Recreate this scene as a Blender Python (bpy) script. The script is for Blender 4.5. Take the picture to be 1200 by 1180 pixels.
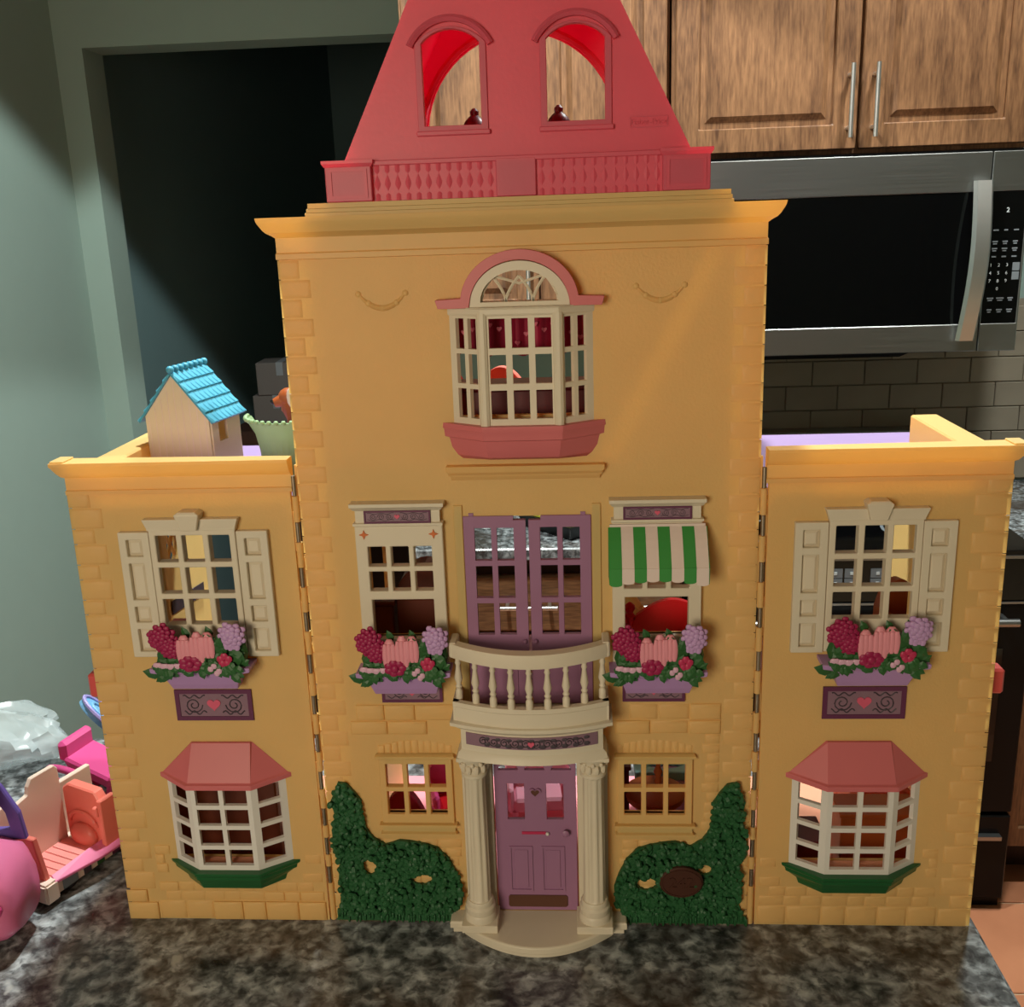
import bpy, bmesh, math, random
from mathutils import Vector, Matrix
from mathutils.geometry import tessellate_polygon

for o in list(bpy.data.objects):
    bpy.data.objects.remove(o)
scene = bpy.context.scene
COL = scene.collection
random.seed(7)
PI = math.pi

# ------------------------------------------------------------------ camera
def camera():
    cam = bpy.data.cameras.new('camera')
    cam.sensor_fit = 'HORIZONTAL'; cam.sensor_width = 36.0; cam.lens = 36.0
    cam.clip_start = 0.02; cam.clip_end = 50
    ob = bpy.data.objects.new('camera', cam); COL.objects.link(ob)
    yaw, pitch, roll = math.radians(-3.8877), math.radians(15.3854), math.radians(1.9689)
    f = Vector((math.sin(yaw)*math.cos(pitch), math.cos(yaw)*math.cos(pitch), -math.sin(pitch)))
    r = Vector((math.cos(yaw), -math.sin(yaw), 0))
    d = f.cross(r)
    r2 = math.cos(roll)*r + math.sin(roll)*d
    d2 = -math.sin(roll)*r + math.cos(roll)*d
    m = Matrix((r2, -d2, -f)).transposed().to_4x4()
    m.translation = (0.0431, -0.8069, 0.6231)
    ob.matrix_world = m
    scene.camera = ob
camera()

# ------------------------------------------------------------------ light and exposure
vs = scene.view_settings
vs.view_transform = 'Standard'; vs.look = 'None'; vs.gamma = 1.0; vs.use_curve_mapping = False
vs.exposure = 0.0
W = bpy.data.worlds.new('world'); scene.world = W; W.use_nodes = True
W.node_tree.nodes['Background'].inputs[0].default_value = (1.0, 0.86, 0.68, 1)
W.node_tree.nodes['Background'].inputs[1].default_value = 0.02

def spot(name, loc, power, color, angle, radius, blend=0.08):
    l = bpy.data.lights.new(name, 'SPOT'); l.energy = power; l.color = color
    l.spot_size = math.radians(angle); l.spot_blend = blend; l.shadow_soft_size = radius
    o = bpy.data.objects.new(name, l); COL.objects.link(o); o.location = loc
    return o
def area(name, loc, target, power, color, size):
    l = bpy.data.lights.new(name, 'AREA'); l.energy = power; l.color = color
    l.shape = 'DISK'; l.size = size
    o = bpy.data.objects.new(name, l); COL.objects.link(o); o.location = loc
    o.rotation_euler = (Vector(target)-Vector(loc)).to_track_quat('-Z', 'Y').to_euler()
    return o
CEIL = 1.80
spot('downlight_beam', (-0.20, 0.42, CEIL-0.012), 165, (0.93, 1.0, 0.97), 107, 0.05)
spot('downlight_beam', (0.75, 0.80, CEIL-0.012), 120, (0.93, 1.0, 0.97), 107, 0.05)
area('room_lamp', (-0.52, -1.55, 0.62), (0.05, 0, 0.10), 13.5, (1.0, 0.86, 0.64), 0.60)

# ------------------------------------------------------------------ materials
def srgb(r, g, b):
    c = []
    for v in (r, g, b):
        v /= 255.0
        c.append(v/12.92 if v <= 0.04045 else ((v+0.055)/1.055)**2.4)
    return (*c, 1.0)

def new_mat(name):
    m = bpy.data.materials.new(name); m.use_nodes = True
    nt = m.node_tree
    return m, nt, nt.nodes['Principled BSDF'], nt.nodes['Material Output']

def coords(nt, scale=(1, 1, 1)):
    tc = nt.nodes.new('ShaderNodeTexCoord'); mp = nt.nodes.new('ShaderNodeMapping')
    mp.inputs['Scale'].default_value = scale
    nt.links.new(tc.outputs['Object'], mp.inputs[0])
    return mp.outputs[0]

def plastic(name, rgb, rough=0.42, trans=0.0, tint=None, bump=0.0, bscale=300.0, var=0.06, spec=0.4):
    """moulded plastic; trans = share of light that soaks through the thin wall"""
    m, nt, b, out = new_mat(name)
    co = coords(nt)
    n = nt.nodes.new('ShaderNodeTexNoise'); n.inputs['Scale'].default_value = 18; n.inputs['Detail'].default_value = 4
    nt.links.new(co, n.inputs['Vector'])
    mx = nt.nodes.new('ShaderNodeMixRGB'); mx.blend_type = 'MULTIPLY'
    mx.inputs[0].default_value = 1.0; mx.inputs[1].default_value = srgb(*rgb)
    mr = nt.nodes.new('ShaderNodeMapRange'); mr.inputs[3].default_value = 1.0-var; mr.inputs[4].default_value = 1.0+var
    nt.links.new(n.outputs[0], mr.inputs[0]); nt.links.new(mr.outputs[0], mx.inputs[2])
    nt.links.new(mx.outputs[0], b.inputs['Base Color'])
    b.inputs['Roughness'].default_value = rough
    b.inputs['Specular IOR Level'].default_value = spec
    if bump:
        n2 = nt.nodes.new('ShaderNodeTexNoise'); n2.inputs['Scale'].default_value = bscale; n2.inputs['Detail'].default_value = 5
        nt.links.new(co, n2.inputs['Vector'])
        bp = nt.nodes.new('ShaderNodeBump'); bp.inputs['Strength'].default_value = bump; bp.inputs['Distance'].default_value = 0.002
        nt.links.new(n2.outputs[0], bp.inputs['Height']); nt.links.new(bp.outputs[0], b.inputs['Normal'])
    if trans:
        t = nt.nodes.new('ShaderNodeBsdfTranslucent'); t.inputs[0].default_value = srgb(*(tint or rgb))
        ms = nt.nodes.new('ShaderNodeMixShader'); ms.inputs[0].default_value = trans
        nt.links.new(b.outputs[0], ms.inputs[1]); nt.links.new(t.outputs[0], ms.inputs[2])
        nt.links.new(ms.outputs[0], out.inputs[0])
    return m

def metal(name, rgb, rough=0.3, brushed=False):
    m, nt, b, out = new_mat(name)
    b.inputs['Base Color'].default_value = srgb(*rgb); b.inputs['Metallic'].default_value = 1.0
    b.inputs['Roughness'].default_value = rough
    if brushed:
        co = coords(nt, (1.5, 40, 220))
        n = nt.nodes.new('ShaderNodeTexNoise'); n.inputs['Scale'].default_value = 3; n.inputs['Detail'].default_value = 6
        nt.links.new(co, n.inputs['Vector'])
        mr = nt.nodes.new('ShaderNodeMapRange'); mr.inputs[3].default_value = rough-0.06; mr.inputs[4].default_value = rough+0.1
        nt.links.new(n.outputs[0], mr.inputs[0]); nt.links.new(mr.outputs[0], b.inputs['Roughness'])
    return m

def wood(name, dark, light, scale, rough=0.42):
    m, nt, b, out = new_mat(name)
    co = coords(nt, scale)
    n0 = nt.nodes.new('ShaderNodeTexNoise'); n0.inputs['Scale'].default_value = 2.2; n0.inputs['Detail'].default_value = 3
    nt.links.new(co, n0.inputs['Vector'])
    w = nt.nodes.new('ShaderNodeMath'); w.operation = 'MULTIPLY'; w.inputs[1].default_value = 26
    nt.links.new(n0.outputs[0], w.inputs[0])
    s = nt.nodes.new('ShaderNodeMath'); s.operation = 'SINE'; nt.links.new(w.outputs[0], s.inputs[0])
    n1 = nt.nodes.new('ShaderNodeTexNoise'); n1.inputs['Scale'].default_value = 30; n1.inputs['Detail'].default_value = 6
    nt.links.new(co, n1.inputs['Vector'])
    a = nt.nodes.new('ShaderNodeMath'); a.operation = 'MULTIPLY_ADD'; a.inputs[1].default_value = 0.10
    nt.links.new(s.outputs[0], a.inputs[0]); nt.links.new(n1.outputs[0], a.inputs[2])
    cr = nt.nodes.new('ShaderNodeValToRGB')
    cr.color_ramp.elements[0].position = 0.12; cr.color_ramp.elements[0].color = srgb(*dark)
    cr.color_ramp.elements[1].position = 0.85; cr.color_ramp.elements[1].color = srgb(*light)
    nt.links.new(a.outputs[0], cr.inputs[0]); nt.links.new(cr.outputs[0], b.inputs['Base Color'])
    b.inputs['Roughness'].default_value = rough
    return m

def granite(name):
    m, nt, b, out = new_mat(name)
    co = coords(nt)
    def noise(s, d, off=0.0, dist=0.0):
        n = nt.nodes.new('ShaderNodeTexNoise'); n.inputs['Scale'].default_value = s; n.inputs['Detail'].default_value = d
        n.inputs['Distortion'].default_value = dist
        ad = nt.nodes.new('ShaderNodeVectorMath'); ad.operation = 'ADD'; ad.inputs[1].default_value = (off, off*1.7, 0)
        nt.links.new(co, ad.inputs[0]); nt.links.new(ad.outputs[0], n.inputs['Vector'])
        return n.outputs[0]
    def ramp(src, stops):
        cr = nt.nodes.new('ShaderNodeValToRGB')
        el = cr.color_ramp.elements
        el[0].position, el[0].color = stops[0]; el[1].position, el[1].color = stops[-1]
        for p, c in stops[1:-1]:
            e = el.new(p); e.color = c
        nt.links.new(src, cr.inputs[0]); return cr.outputs[0]
    def mix(f, a, c):
        mx = nt.nodes.new('ShaderNodeMixRGB'); nt.links.new(f, mx.inputs[0]); nt.links.new(a, mx.inputs[1])
        if isinstance(c, tuple): mx.inputs[2].default_value = c
        else: nt.links.new(c, mx.inputs[2])
        return mx.outputs[0]
    base = ramp(noise(62, 10, 0, 0.5), [(0.30, srgb(52, 52, 53)), (0.44, srgb(96, 98, 99)), (0.57, srgb(146, 151, 153)), (0.72, srgb(196, 202, 204))])
    warm = ramp(noise(20, 6, 5.2, 0.5), [(0.54, (0, 0, 0, 1)), (0.72, (0.3, 0.3, 0.3, 1))])
    c1 = mix(warm, base, srgb(126, 108, 94))
    spk = ramp(noise(125, 6, 2.2, 0.4), [(0.48, (0, 0, 0, 1)), (0.66, (0.75, 0.75, 0.75, 1))])
    c2 = mix(spk, c1, srgb(40, 40, 42))
    blot = ramp(noise(21, 6, 9.1, 0.7), [(0.60, (0, 0, 0, 1)), (0.70, (0.9, 0.9, 0.9, 1))])
    c3 = mix(blot, c2, srgb(30, 30, 33))
    drift = ramp(noise(5.5, 8, 3.7, 0.6), [(0.54, (0, 0, 0, 1)), (0.63, (0.8, 0.8, 0.8, 1))])
    c4 = mix(drift, c3, srgb(58, 48, 42))
    pale = ramp(noise(26, 3, 12.4, 0.3), [(0.66, (0, 0, 0, 1)), (0.70, (0.8, 0.8, 0.8, 1))])
    c5 = mix(pale, c4, srgb(176, 178, 174))
    nt.links.new(c5, b.inputs['Base Color'])
    b.inputs['Roughness'].default_value = 0.22
    return m

def mottled(name, a, c, scale=9, rough=0.6, bump=0.15):
    m, nt, b, out = new_mat(name)
    co = coords(nt)
    oi = nt.nodes.new('ShaderNodeObjectInfo')
    n = nt.nodes.new('ShaderNodeTexNoise'); n.inputs['Scale'].default_value = scale; n.inputs['Detail'].default_value = 7
    nt.links.new(co, n.inputs['Vector'])
    ad = nt.nodes.new('ShaderNodeMath'); ad.operation = 'MULTIPLY_ADD'; ad.inputs[1].default_value = 0.35
    nt.links.new(oi.outputs['Random'], ad.inputs[0]); nt.links.new(n.outputs[0], ad.inputs[2])
    cr = nt.nodes.new('ShaderNodeValToRGB')
    cr.color_ramp.elements[0].position = 0.35; cr.color_ramp.elements[0].color = srgb(*a)
    cr.color_ramp.elements[1].position = 1.0; cr.color_ramp.elements[1].color = srgb(*c)
    nt.links.new(ad.outputs[0], cr.inputs[0]); nt.links.new(cr.outputs[0], b.inputs['Base Color'])
    b.inputs['Roughness'].default_value = rough
    bp = nt.nodes.new('ShaderNodeBump'); bp.inputs['Strength'].default_value = bump; bp.inputs['Distance'].default_value = 0.004
    nt.links.new(n.outputs[0], bp.inputs['Height']); nt.links.new(bp.outputs[0], b.inputs['Normal'])
    return m

def glow(name, rgb, strength):
    m, nt, b, out = new_mat(name)
    b.inputs['Base Color'].default_value = srgb(*rgb)
    b.inputs['Emission Color'].default_value = srgb(*rgb); b.inputs['Emission Strength'].default_value = strength
    return m

M = dict(
    yellow=plastic('yellow_plastic', (246, 214, 142), 0.5, 0.42, (255, 206, 112), bump=0.22, bscale=420),
    ysmooth=plastic('yellow_plastic_smooth', (246, 214, 142), 0.45, 0.42, (255, 206, 112), bump=0.08, bscale=260),
    yinner=plastic('yellow_plastic_inner_wall', (242, 204, 128), 0.5),
    cream=plastic('cream_plastic', (232, 220, 196), 0.42, 0.15, (255, 226, 170)),
    white=plastic('white_plastic', (235, 230, 222), 0.4, 0.12),
    rose=plastic('rose_plastic', (216, 116, 118), 0.42, 0.12, (255, 90, 90)),
    pinkroof=plastic('pink_roof_plastic', (234, 104, 124), 0.4, 0.34, (255, 70, 120), bump=0.05),
    lilac=plastic('lilac_plastic', (160, 114, 146), 0.4, 0.06),
    terrace=plastic('terrace_lavender', (160, 136, 182), 0.5, 0.1),
    lavender=plastic('lavender_plastic', (214, 186, 226), 0.4, 0.15),
    purplebox=plastic('purple_box_plastic', (178, 138, 188), 0.4),
    plum=plastic('plum_print', (98, 44, 76), 0.5),
    mauve=plastic('mauve_print', (136, 104, 118), 0.5, var=0.2),
    scroll=plastic('scroll_print', (72, 60, 68), 0.5),
    heart=plastic('heart_print', (214, 92, 118), 0.45),
    hedge=plastic('hedge_green_plastic', (38, 88, 50), 0.5, bump=0.5, bscale=200, var=0.2),
    leaf=plastic('leaf_green_plastic', (46, 92, 46), 0.45, var=0.2),
    sill=plastic('sill_green_plastic', (34, 92, 50), 0.3, var=0.1),
    crimson=plastic('crimson_petal', (158, 30, 78), 0.45, var=0.2),
    blush=plastic('blush_petal', (228, 146, 158), 0.45, var=0.12),
    mallow=plastic('mallow_petal', (192, 152, 198), 0.45, var=0.12),
    palepink=plastic('palepink_petal', (216, 170, 192), 0.45),
    awngreen=plastic('awning_green', (58, 140, 62), 0.5),
    awnwhite=plastic('awning_white', (226, 206, 196), 0.5),
    brown=plastic('number_plate_brown', (70, 38, 26), 0.5),
    bronze=plastic('bronze_print', (92, 58, 44), 0.35),
    orange=plastic('orange_star', (206, 108, 52), 0.45),
    hinge=metal('hinge_steel', (168, 152, 132), 0.45),
    floorpink=plastic('pink_floor_plastic', (238, 150, 160), 0.45),
    floorpeach=plastic('peach_floor_plastic', (226, 158, 128), 0.45),
    redlatch=plastic('red_latch_plastic', (222, 92, 88), 0.35, 0.1),
    curtain=plastic('crimson_curtain', (168, 30, 66), 0.6, 0.15, var=0.3),
    # furniture and toys
    darkwood=plastic('dark_toy_brown', (92, 42, 26), 0.4),
    maroon=plastic('maroon_toy', (92, 24, 30), 0.4),
    toybrown=plastic('toy_brown', (168, 84, 40), 0.4, 0.05),
    red=plastic('toy_red', (222, 32, 40), 0.35, 0.12),
    hotpink=plastic('toy_hot_pink', (226, 84, 148), 0.35, 0.15),
    magenta=plastic('toy_magenta', (196, 52, 92), 0.4, 0.1),
    salmon=plastic('toy_salmon', (248, 158, 150), 0.35, 0.1),
    coral=plastic('toy_coral', (244, 132, 116), 0.35, 0.15),
    babypink=plastic('toy_baby_pink', (246, 176, 196), 0.4, 0.15),
    softpink=plastic('toy_soft_pink', (226, 118, 160), 0.35, 0.1),
    creamtoy=plastic('toy_cream', (246, 222, 204), 0.4, 0.12),
    yellowtoy=plastic('toy_straw_yellow', (238, 206, 130), 0.5, 0.2),
    teal=plastic('toy_teal', (150, 214, 214), 0.4, 0.1),
    skyblue=plastic('toy_sky_blue', (128, 188, 232), 0.35, 0.15),
    periwinkle=plastic('toy_periwinkle', (166, 156, 216), 0.35, 0.1),
    purple=plastic('toy_purple', (104, 84, 160), 0.3),
    mint=plastic('toy_mint', (176, 208, 160), 0.5, 0.2),
    roofblue=plastic('toy_roof_blue', (82, 168, 196), 0.35, 0.1),
    shedwall=plastic('toy_shed_wall', (242, 228, 196), 0.45, 0.25, (250, 214, 150)),
    black=plastic('black_plastic', (20, 20, 20), 0.35),
    tyre=plastic('toy_tyre', (46, 42, 48), 0.6),
    whiteprint=plastic('white_print', (205, 212, 212), 0.5),
    greyprint=plastic('grey_print', (116, 122, 126), 0.5),
    # kitchen
    granite=granite('granite'),
    oakv=wood('oak_vertical_grain', (74, 46, 30), (156, 112, 76), (9, 9, 1.1)),
    oakh=wood('oak_horizontal_grain', (74, 46, 30), (156, 112, 76), (1.1, 9, 9)),
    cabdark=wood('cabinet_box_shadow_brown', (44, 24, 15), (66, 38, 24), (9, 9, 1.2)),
    steel=metal('brushed_stainless', (172, 172, 170), 0.34, True),
    nickel=metal('satin_nickel', (226, 226, 222), 0.38),
    glass=plastic('black_glass', (6, 6, 7), 0.06, spec=0.5, var=0),
    enamel=plastic('black_enamel', (10, 10, 11), 0.3, var=0, spec=0.2),
    tile=mottled('travertine_tile', (128, 117, 101), (160, 148, 129), 7),
    grout=plastic('grout', (140, 129, 112), 0.8),
    terra=mottled('terracotta_tile', (168, 104, 72), (212, 142, 104), 5, 0.4),
    tgrout=plastic('pale_grout', (206, 176, 142), 0.8),
    paint=plastic('sage_wall_paint', (142, 163, 154), 0.75, bump=0.08, bscale=60, var=0.03),
    hallpaint=plastic('teal_hall_paint', (112, 140, 142), 0.75, var=0.03),
    ceil=plastic('ceiling_paint', (222, 220, 212), 0.8, var=0.02),
    boardyellow=plastic('board_yellow', (222, 214, 72), 0.5),
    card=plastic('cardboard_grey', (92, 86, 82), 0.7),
    lens=glow('lamp_lens', (255, 250, 240), 6.0),
)
def bag_mat():
    m, nt, b, out = new_mat('clear_bag_film')
    b.inputs['Base Color'].default_value = srgb(214, 226, 228)
    b.inputs['Roughness'].default_value = 0.22
    tr = nt.nodes.new('ShaderNodeBsdfTransparent'); ms = nt.nodes.new('ShaderNodeMixShader')
    ms.inputs[0].default_value = 0.62
    nt.links.new(b.outputs[0], ms.inputs[1]); nt.links.new(tr.outputs[0], ms.inputs[2]); nt.links.new(ms.outputs[0], out.inputs[0])
    return m
M['bag'] = bag_mat()

# ------------------------------------------------------------------ mesh helpers
class MB:
    def __init__(s):
        s.v = []; s.f = []
    def add(s, vs, fs, T=None):
        k = len(s.v)
        s.v += [tuple(T @ Vector(p)) if T is not None else tuple(p) for p in vs]
        s.f += [tuple(i+k for i in f) for f in fs]
        return s
    def box(s, x0, x1, y0, y1, z0, z1, T=None):
        return s.add([(x0, y0, z0), (x1, y0, z0), (x1, y1, z0), (x0, y1, z0), (x0, y0, z1), (x1, y0, z1), (x1, y1, z1), (x0, y1, z1)],
                     [(0, 3, 2, 1), (4, 5, 6, 7), (0, 1, 5, 4), (1, 2, 6, 5), (2, 3, 7, 6), (3, 0, 4, 7)], T)
    def plate(s, outer, holes, y0, y1, T=None):
        """polygon in x-z with holes, given thickness along y"""
        loops = [outer]+list(holes)
        flat = [p for l in loops for p in l]
        n = len(flat)
        tris = tessellate_polygon([[Vector((p[0], p[1], 0)) for p in l] for l in loops])
        vs = [(p[0], y0, p[1]) for p in flat]+[(p[0], y1, p[1]) for p in flat]
        fs = []
        for t in tris:
            fs.append(tuple(t)); fs.append(tuple(i+n for i in reversed(t)))
        k = 0
        for l in loops:
            L = len(l)
            for i in range(L):
                a, b = k+i, k+(i+1) % L
                fs.append((a, b, b+n, a+n))
            k += L
        return s.add(vs, fs, T)
    def loft(s, rings, T=None, closed=True, cap=True):
        n = len(rings[0]); vs = [p for r in rings for p in r]; fs = []
        for i in range(len(rings)-1):
            for j in range(n if closed else n-1):
                a, b = i*n+j, i*n+(j+1) % n
                fs.append((a, b, b+n, a+n))
        if cap:
            fs.append(tuple(range(n-1, -1, -1))); fs.append(tuple(range((len(rings)-1)*n, len(rings)*n)))
        return s.add(vs, fs, T)
    def stack(s, cx, levels, yb):
        """moulding: list of (half width, front y, z) with a flat back at yb"""
        return s.loft([[(cx-h, yf, z), (cx+h, yf, z), (cx+h, yb, z), (cx-h, yb, z)] for h, yf, z in levels])
    def lathe(s, prof, c=(0, 0, 0), n=16, T=None):
        return s.loft([[(c[0]+r*math.cos(2*PI*j/n), c[1]+r*math.sin(2*PI*j/n), c[2]+z) for j in range(n)] for r, z in prof], T)
    def tube(s, path, r, n=8, T=None):
        P = [Vector(p) for p in path]; rings = []
        up = Vector((0, 0, 1))
        for i, p in enumerate(P):
            t = (P[min(i+1, len(P)-1)]-P[max(i-1, 0)]).normalized()
            u = up if abs(t.dot(up)) < 0.95 else Vector((0, 1, 0))
            a = t.cross(u).normalized(); b = t.cross(a)
            rr = r[i] if isinstance(r, (list, tuple)) else r
            rings.append([tuple(p+rr*(math.cos(2*PI*j/n)*a+math.sin(2*PI*j/n)*b)) for j in range(n)])
        return s.loft(rings, T)
    def ball(s, c, r, n=10, m=6, T=None):
        if not isinstance(r, (list, tuple)): r = (r, r, r)
        rings = []
        for i in range(1, m):
            th = PI*i/m
            rings.append([(c[0]+r[0]*math.sin(th)*math.cos(2*PI*j/n), c[1]+r[1]*math.sin(th)*math.sin(2*PI*j/n), c[2]-r[2]*math.cos(th)) for j in range(n)])
        return s.loft(rings, T)
    def build(s, name, mat, parent=None, bevel=0.0, smooth=0, loc=None, seg=1):
        me = bpy.data.meshes.new(name)
        me.from_pydata(s.v, [], s.f)
        bm = bmesh.new(); bm.from_mesh(me)
        bmesh.ops.recalc_face_normals(bm, faces=bm.faces)
        if bevel:
            ed = [e for e in bm.edges if len(e.link_faces) == 2 and e.calc_face_angle(0) > 0.6]
            bmesh.ops.bevel(bm, geom=ed, offset=bevel, segments=seg, affect='EDGES', clamp_overlap=True)
        bm.to_mesh(me); bm.free()
        if smooth:
            me.shade_smooth(); me.set_sharp_from_angle(angle=math.radians(smooth))
        me.materials.append(mat)
        o = bpy.data.objects.new(name, me); COL.objects.link(o)
        if parent is not None: o.parent = parent
        if loc is not None: o.location = loc
        return o

def rect(x0, x1, z0, z1): return [(x0, z0), (x1, z0), (x1, z1), (x0, z1)]
def arch_rect(x0, x1, z0, zs, rise, n=12):
    """opening with flat foot and segmental or round head"""
    w = (x1-x0)/2; cx = (x0+x1)/2
    p = [(x0, z0), (x1, z0)]
    R = (w*w+rise*rise)/(2*rise); cz = zs+rise-R; a0 = math.acos(max(-1, min(1, w/R)))
    if rise >= w: a0 = 0.0; R = w; cz = zs
    for i in range(n+1):
        a = a0+(PI-2*a0)*i/n
        p.append((cx+R*math.cos(a), cz+R*math.sin(a)))
    return p
def ellipse(cx, cz, rx, rz, n=20): return [(cx+rx*math.cos(2*PI*i/n), cz+rz*math.sin(2*PI*i/n)) for i in range(n)]
def panes(x0, x1, z0, z1, cols, rows, bar):
    w = (x1-x0-bar*(cols-1))/cols; h = (z1-z0-bar*(rows-1))/rows
    return [rect(x0+c*(w+bar), x0+c*(w+bar)+w, z0+r*(h+bar), z0+r*(h+bar)+h) for c in range(cols) for r in range(rows)]
def heart_pts(cx, cz, s, n=24):
    p = []
    for i in range(n):
        t = 2*PI*i/n
        p.append((cx+s*16*math.sin(t)**3/17, cz+s*(13*math.cos(t)-5*math.cos(2*t)-2*math.cos(3*t)-math.cos(4*t))/17))
    return p

def thing(name, label, cat, loc=(0, 0, 0), rz=0.0, group=None):
    o = bpy.data.objects.new(name, None); COL.objects.link(o)
    o.empty_display_size = 0.02
    o.location = loc; o.rotation_euler = (0, 0, rz)
    return tag(o, label, cat, group)
def tag(o, label, cat, group=None):
    o['label'] = label; o['category'] = cat
    if group: o['group'] = group
    return o
def struct(o):
    o['kind'] = 'structure'; return o
def dup(src, parent, loc=None, scale=None):
    """copy a part and its sub-parts"""
    c = src.copy(); COL.objects.link(c); c.parent = parent
    if loc is not None: c.location = loc
    if scale is not None: c.scale = scale
    for ch in list(src.children):
        d = ch.copy(); COL.objects.link(d); d.parent = c
    return c
def text(name, body, size, mat, parent, loc, depth=0.0004, align='CENTER', sx=1.0):
    cu = bpy.data.curves.new(name, 'FONT'); cu.body = body; cu.size = size; cu.extrude = depth
    cu.align_x = align; cu.align_y = 'CENTER'
    tmp = bpy.data.objects.new(name, cu); COL.objects.link(tmp)
    dg = bpy.context.evaluated_depsgraph_get()
    me = bpy.data.meshes.new_from_object(tmp.evaluated_get(dg))
    bpy.data.objects.remove(tmp); bpy.data.curves.remove(cu)
    me.name = name
    me.transform(Matrix.Rotation(PI/2, 4, 'X') @ Matrix.Scale(sx, 4, (1, 0, 0)))
    me.materials.clear(); me.materials.append(mat)
    o = bpy.data.objects.new(name, me); COL.objects.link(o); o.parent = parent; o.location = loc
    return o

# ================================================================== the room
FLOOR = -0.774
BW = 1.59          # kitchen wall behind the cooker
def room():
    fl = struct(MB().box(-2.26, 2.2, -3.1, 4.2, FLOOR-0.06, FLOOR-0.004).build('floor', M['tgrout']))
    t = None
    w = 0.262
    for i in range(12):
        for j in range(9):
            x = -1.086+i*w; y = -0.02+j*w*0.999
            if y > BW-0.1 or x > 2.0: continue
            loc = (x+w/2, y+w/2-0.21, FLOOR-0.004)
            if t is None:
                t = MB().box(-w/2+0.003, w/2-0.003, -w/2+0.003, w/2-0.003, 0, 0.004).build('tile', M['terra'], fl, bevel=0.0012, loc=loc)
            else:
                c = t.copy(); COL.objects.link(c); c.location = loc
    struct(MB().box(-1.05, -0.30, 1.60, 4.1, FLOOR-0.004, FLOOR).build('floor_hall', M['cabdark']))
    struct(MB().box(-2.26, 2.2, -3.1, 4.2, CEIL, CEIL+0.06).build('ceiling', M['ceil']))
    # wall with the cabinets, and the beam over the opening to the dark hall
    wb = struct(MB().plate([(-0.30, FLOOR), (2.2, FLOOR), (2.2, CEIL), (-0.30, CEIL)], [], BW, BW+0.10).build('wall_back', M['paint']))
    # travertine splashback, tile by tile
    tw, th = 0.118, 0.057
    MB().box(0.20, 1.40, BW-0.003, BW-0.0005, 0.004, 0.42).build('splashback_bed', M['grout'], wb)
    t = None
    for r in range(7):
        off = (r % 2)*tw/2
        for c in range(11):
            x = 0.20+tw/2+c*tw-off+0.03
            if x+tw/2 > 1.40 or x-tw/2 < 0.195: continue
            loc = (x, BW-0.003, 0.006+th*(r+0.5))
            if t is None:
                t = MB().box(-tw/2+0.0012, tw/2-0.0012, -0.006, 0, -th/2+0.0012, th/2-0.0012).build('tile', M['tile'], wb, bevel=0.001, loc=loc)
            else:
                o = t.copy(); COL.objects.link(o); o.location = loc
    # left wall of the kitchen, jamb, hall behind the opening
    struct(MB().box(-1.12, -1.06, 0.20, 1.50, FLOOR, CEIL).build('wall_left', M['paint']))
    struct(MB().box(-2.2, -1.12, 0.20, 0.26, FLOOR, CEIL).build('wall_left_return', M['paint']))
    struct(MB().box(-2.26, -2.2, -3.0, 0.26, FLOOR, CEIL).build('wall_left_far', M['paint']))
    struct(MB().box(-1.16, -1.00, 1.50, 1.60, FLOOR, CEIL).build('trim_1', M['paint']))
    struct(MB().box(-1.00, -0.30, 1.50, 1.60, 1.010, CEIL).build('trim_2', M['paint']))
    struct(MB().box(-1.16, -1.05, 1.60, 4.1, FLOOR, CEIL).build('wall_hall_left', M['hallpaint']))
    struct(MB().box(-1.16, 2.2, 4.1, 4.2, FLOOR, CEIL).build('wall_hall_back', M['hallpaint']))
    struct(MB().box(-0.30, -0.22, BW+0.10, 4.1, FLOOR, CEIL).build('wall_hall_right', M['hallpaint']))
    struct(MB().box(2.1, 2.2, -3.0, BW, FLOOR, CEIL).build('wall_right', M['paint']))
    struct(MB().box(-2.26, 2.2, -3.1, -3.0, FLOOR, CEIL).build('wall_front', M['paint']))
room()

def downlight(x, y, which):
    t = thing('ceiling_downlight', 'round recessed ceiling downlight ' + which, 'ceiling light', (x, y, CEIL), 0, 'kitchen downlights')
    p = [(0.075, 0), (0.075, -0.006), (0.062, -0.009), (0.055, -0.004), (0.055, 0)]
    MB().lathe(p, n=24).build('trim_ring', M['ceil'], t, smooth=40)
    MB().lathe([(0.053, -0.0012), (0.053, -0.0004)], n=24).build('lens', M['lens'], t)
downlight(-0.20, 0.42, 'straight above the island')
downlight(0.75, 0.80, 'nearer the cooker')

# ------------------------------------------------------------------ island
def island():
    t = thing('kitchen_island', 'kitchen island with speckled grey granite worktop under the dollhouse', 'island', (0, 0, FLOOR))
    zt = -FLOOR
    MB().box(-1.0, 0.394, -0.62, 0.352, zt-0.034, zt).build('worktop', M['granite'], t, bevel=0.004, smooth=30, seg=2)
    MB().box(-0.97, 0.36, -0.36, 0.32, 0.085, zt-0.034).build('base_cabinet', M['oakv'], t)
    MB().box(-0.94, 0.33, -0.32, 0.28, 0, 0.085).build('plinth', M['cabdark'], t)
island()

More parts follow.
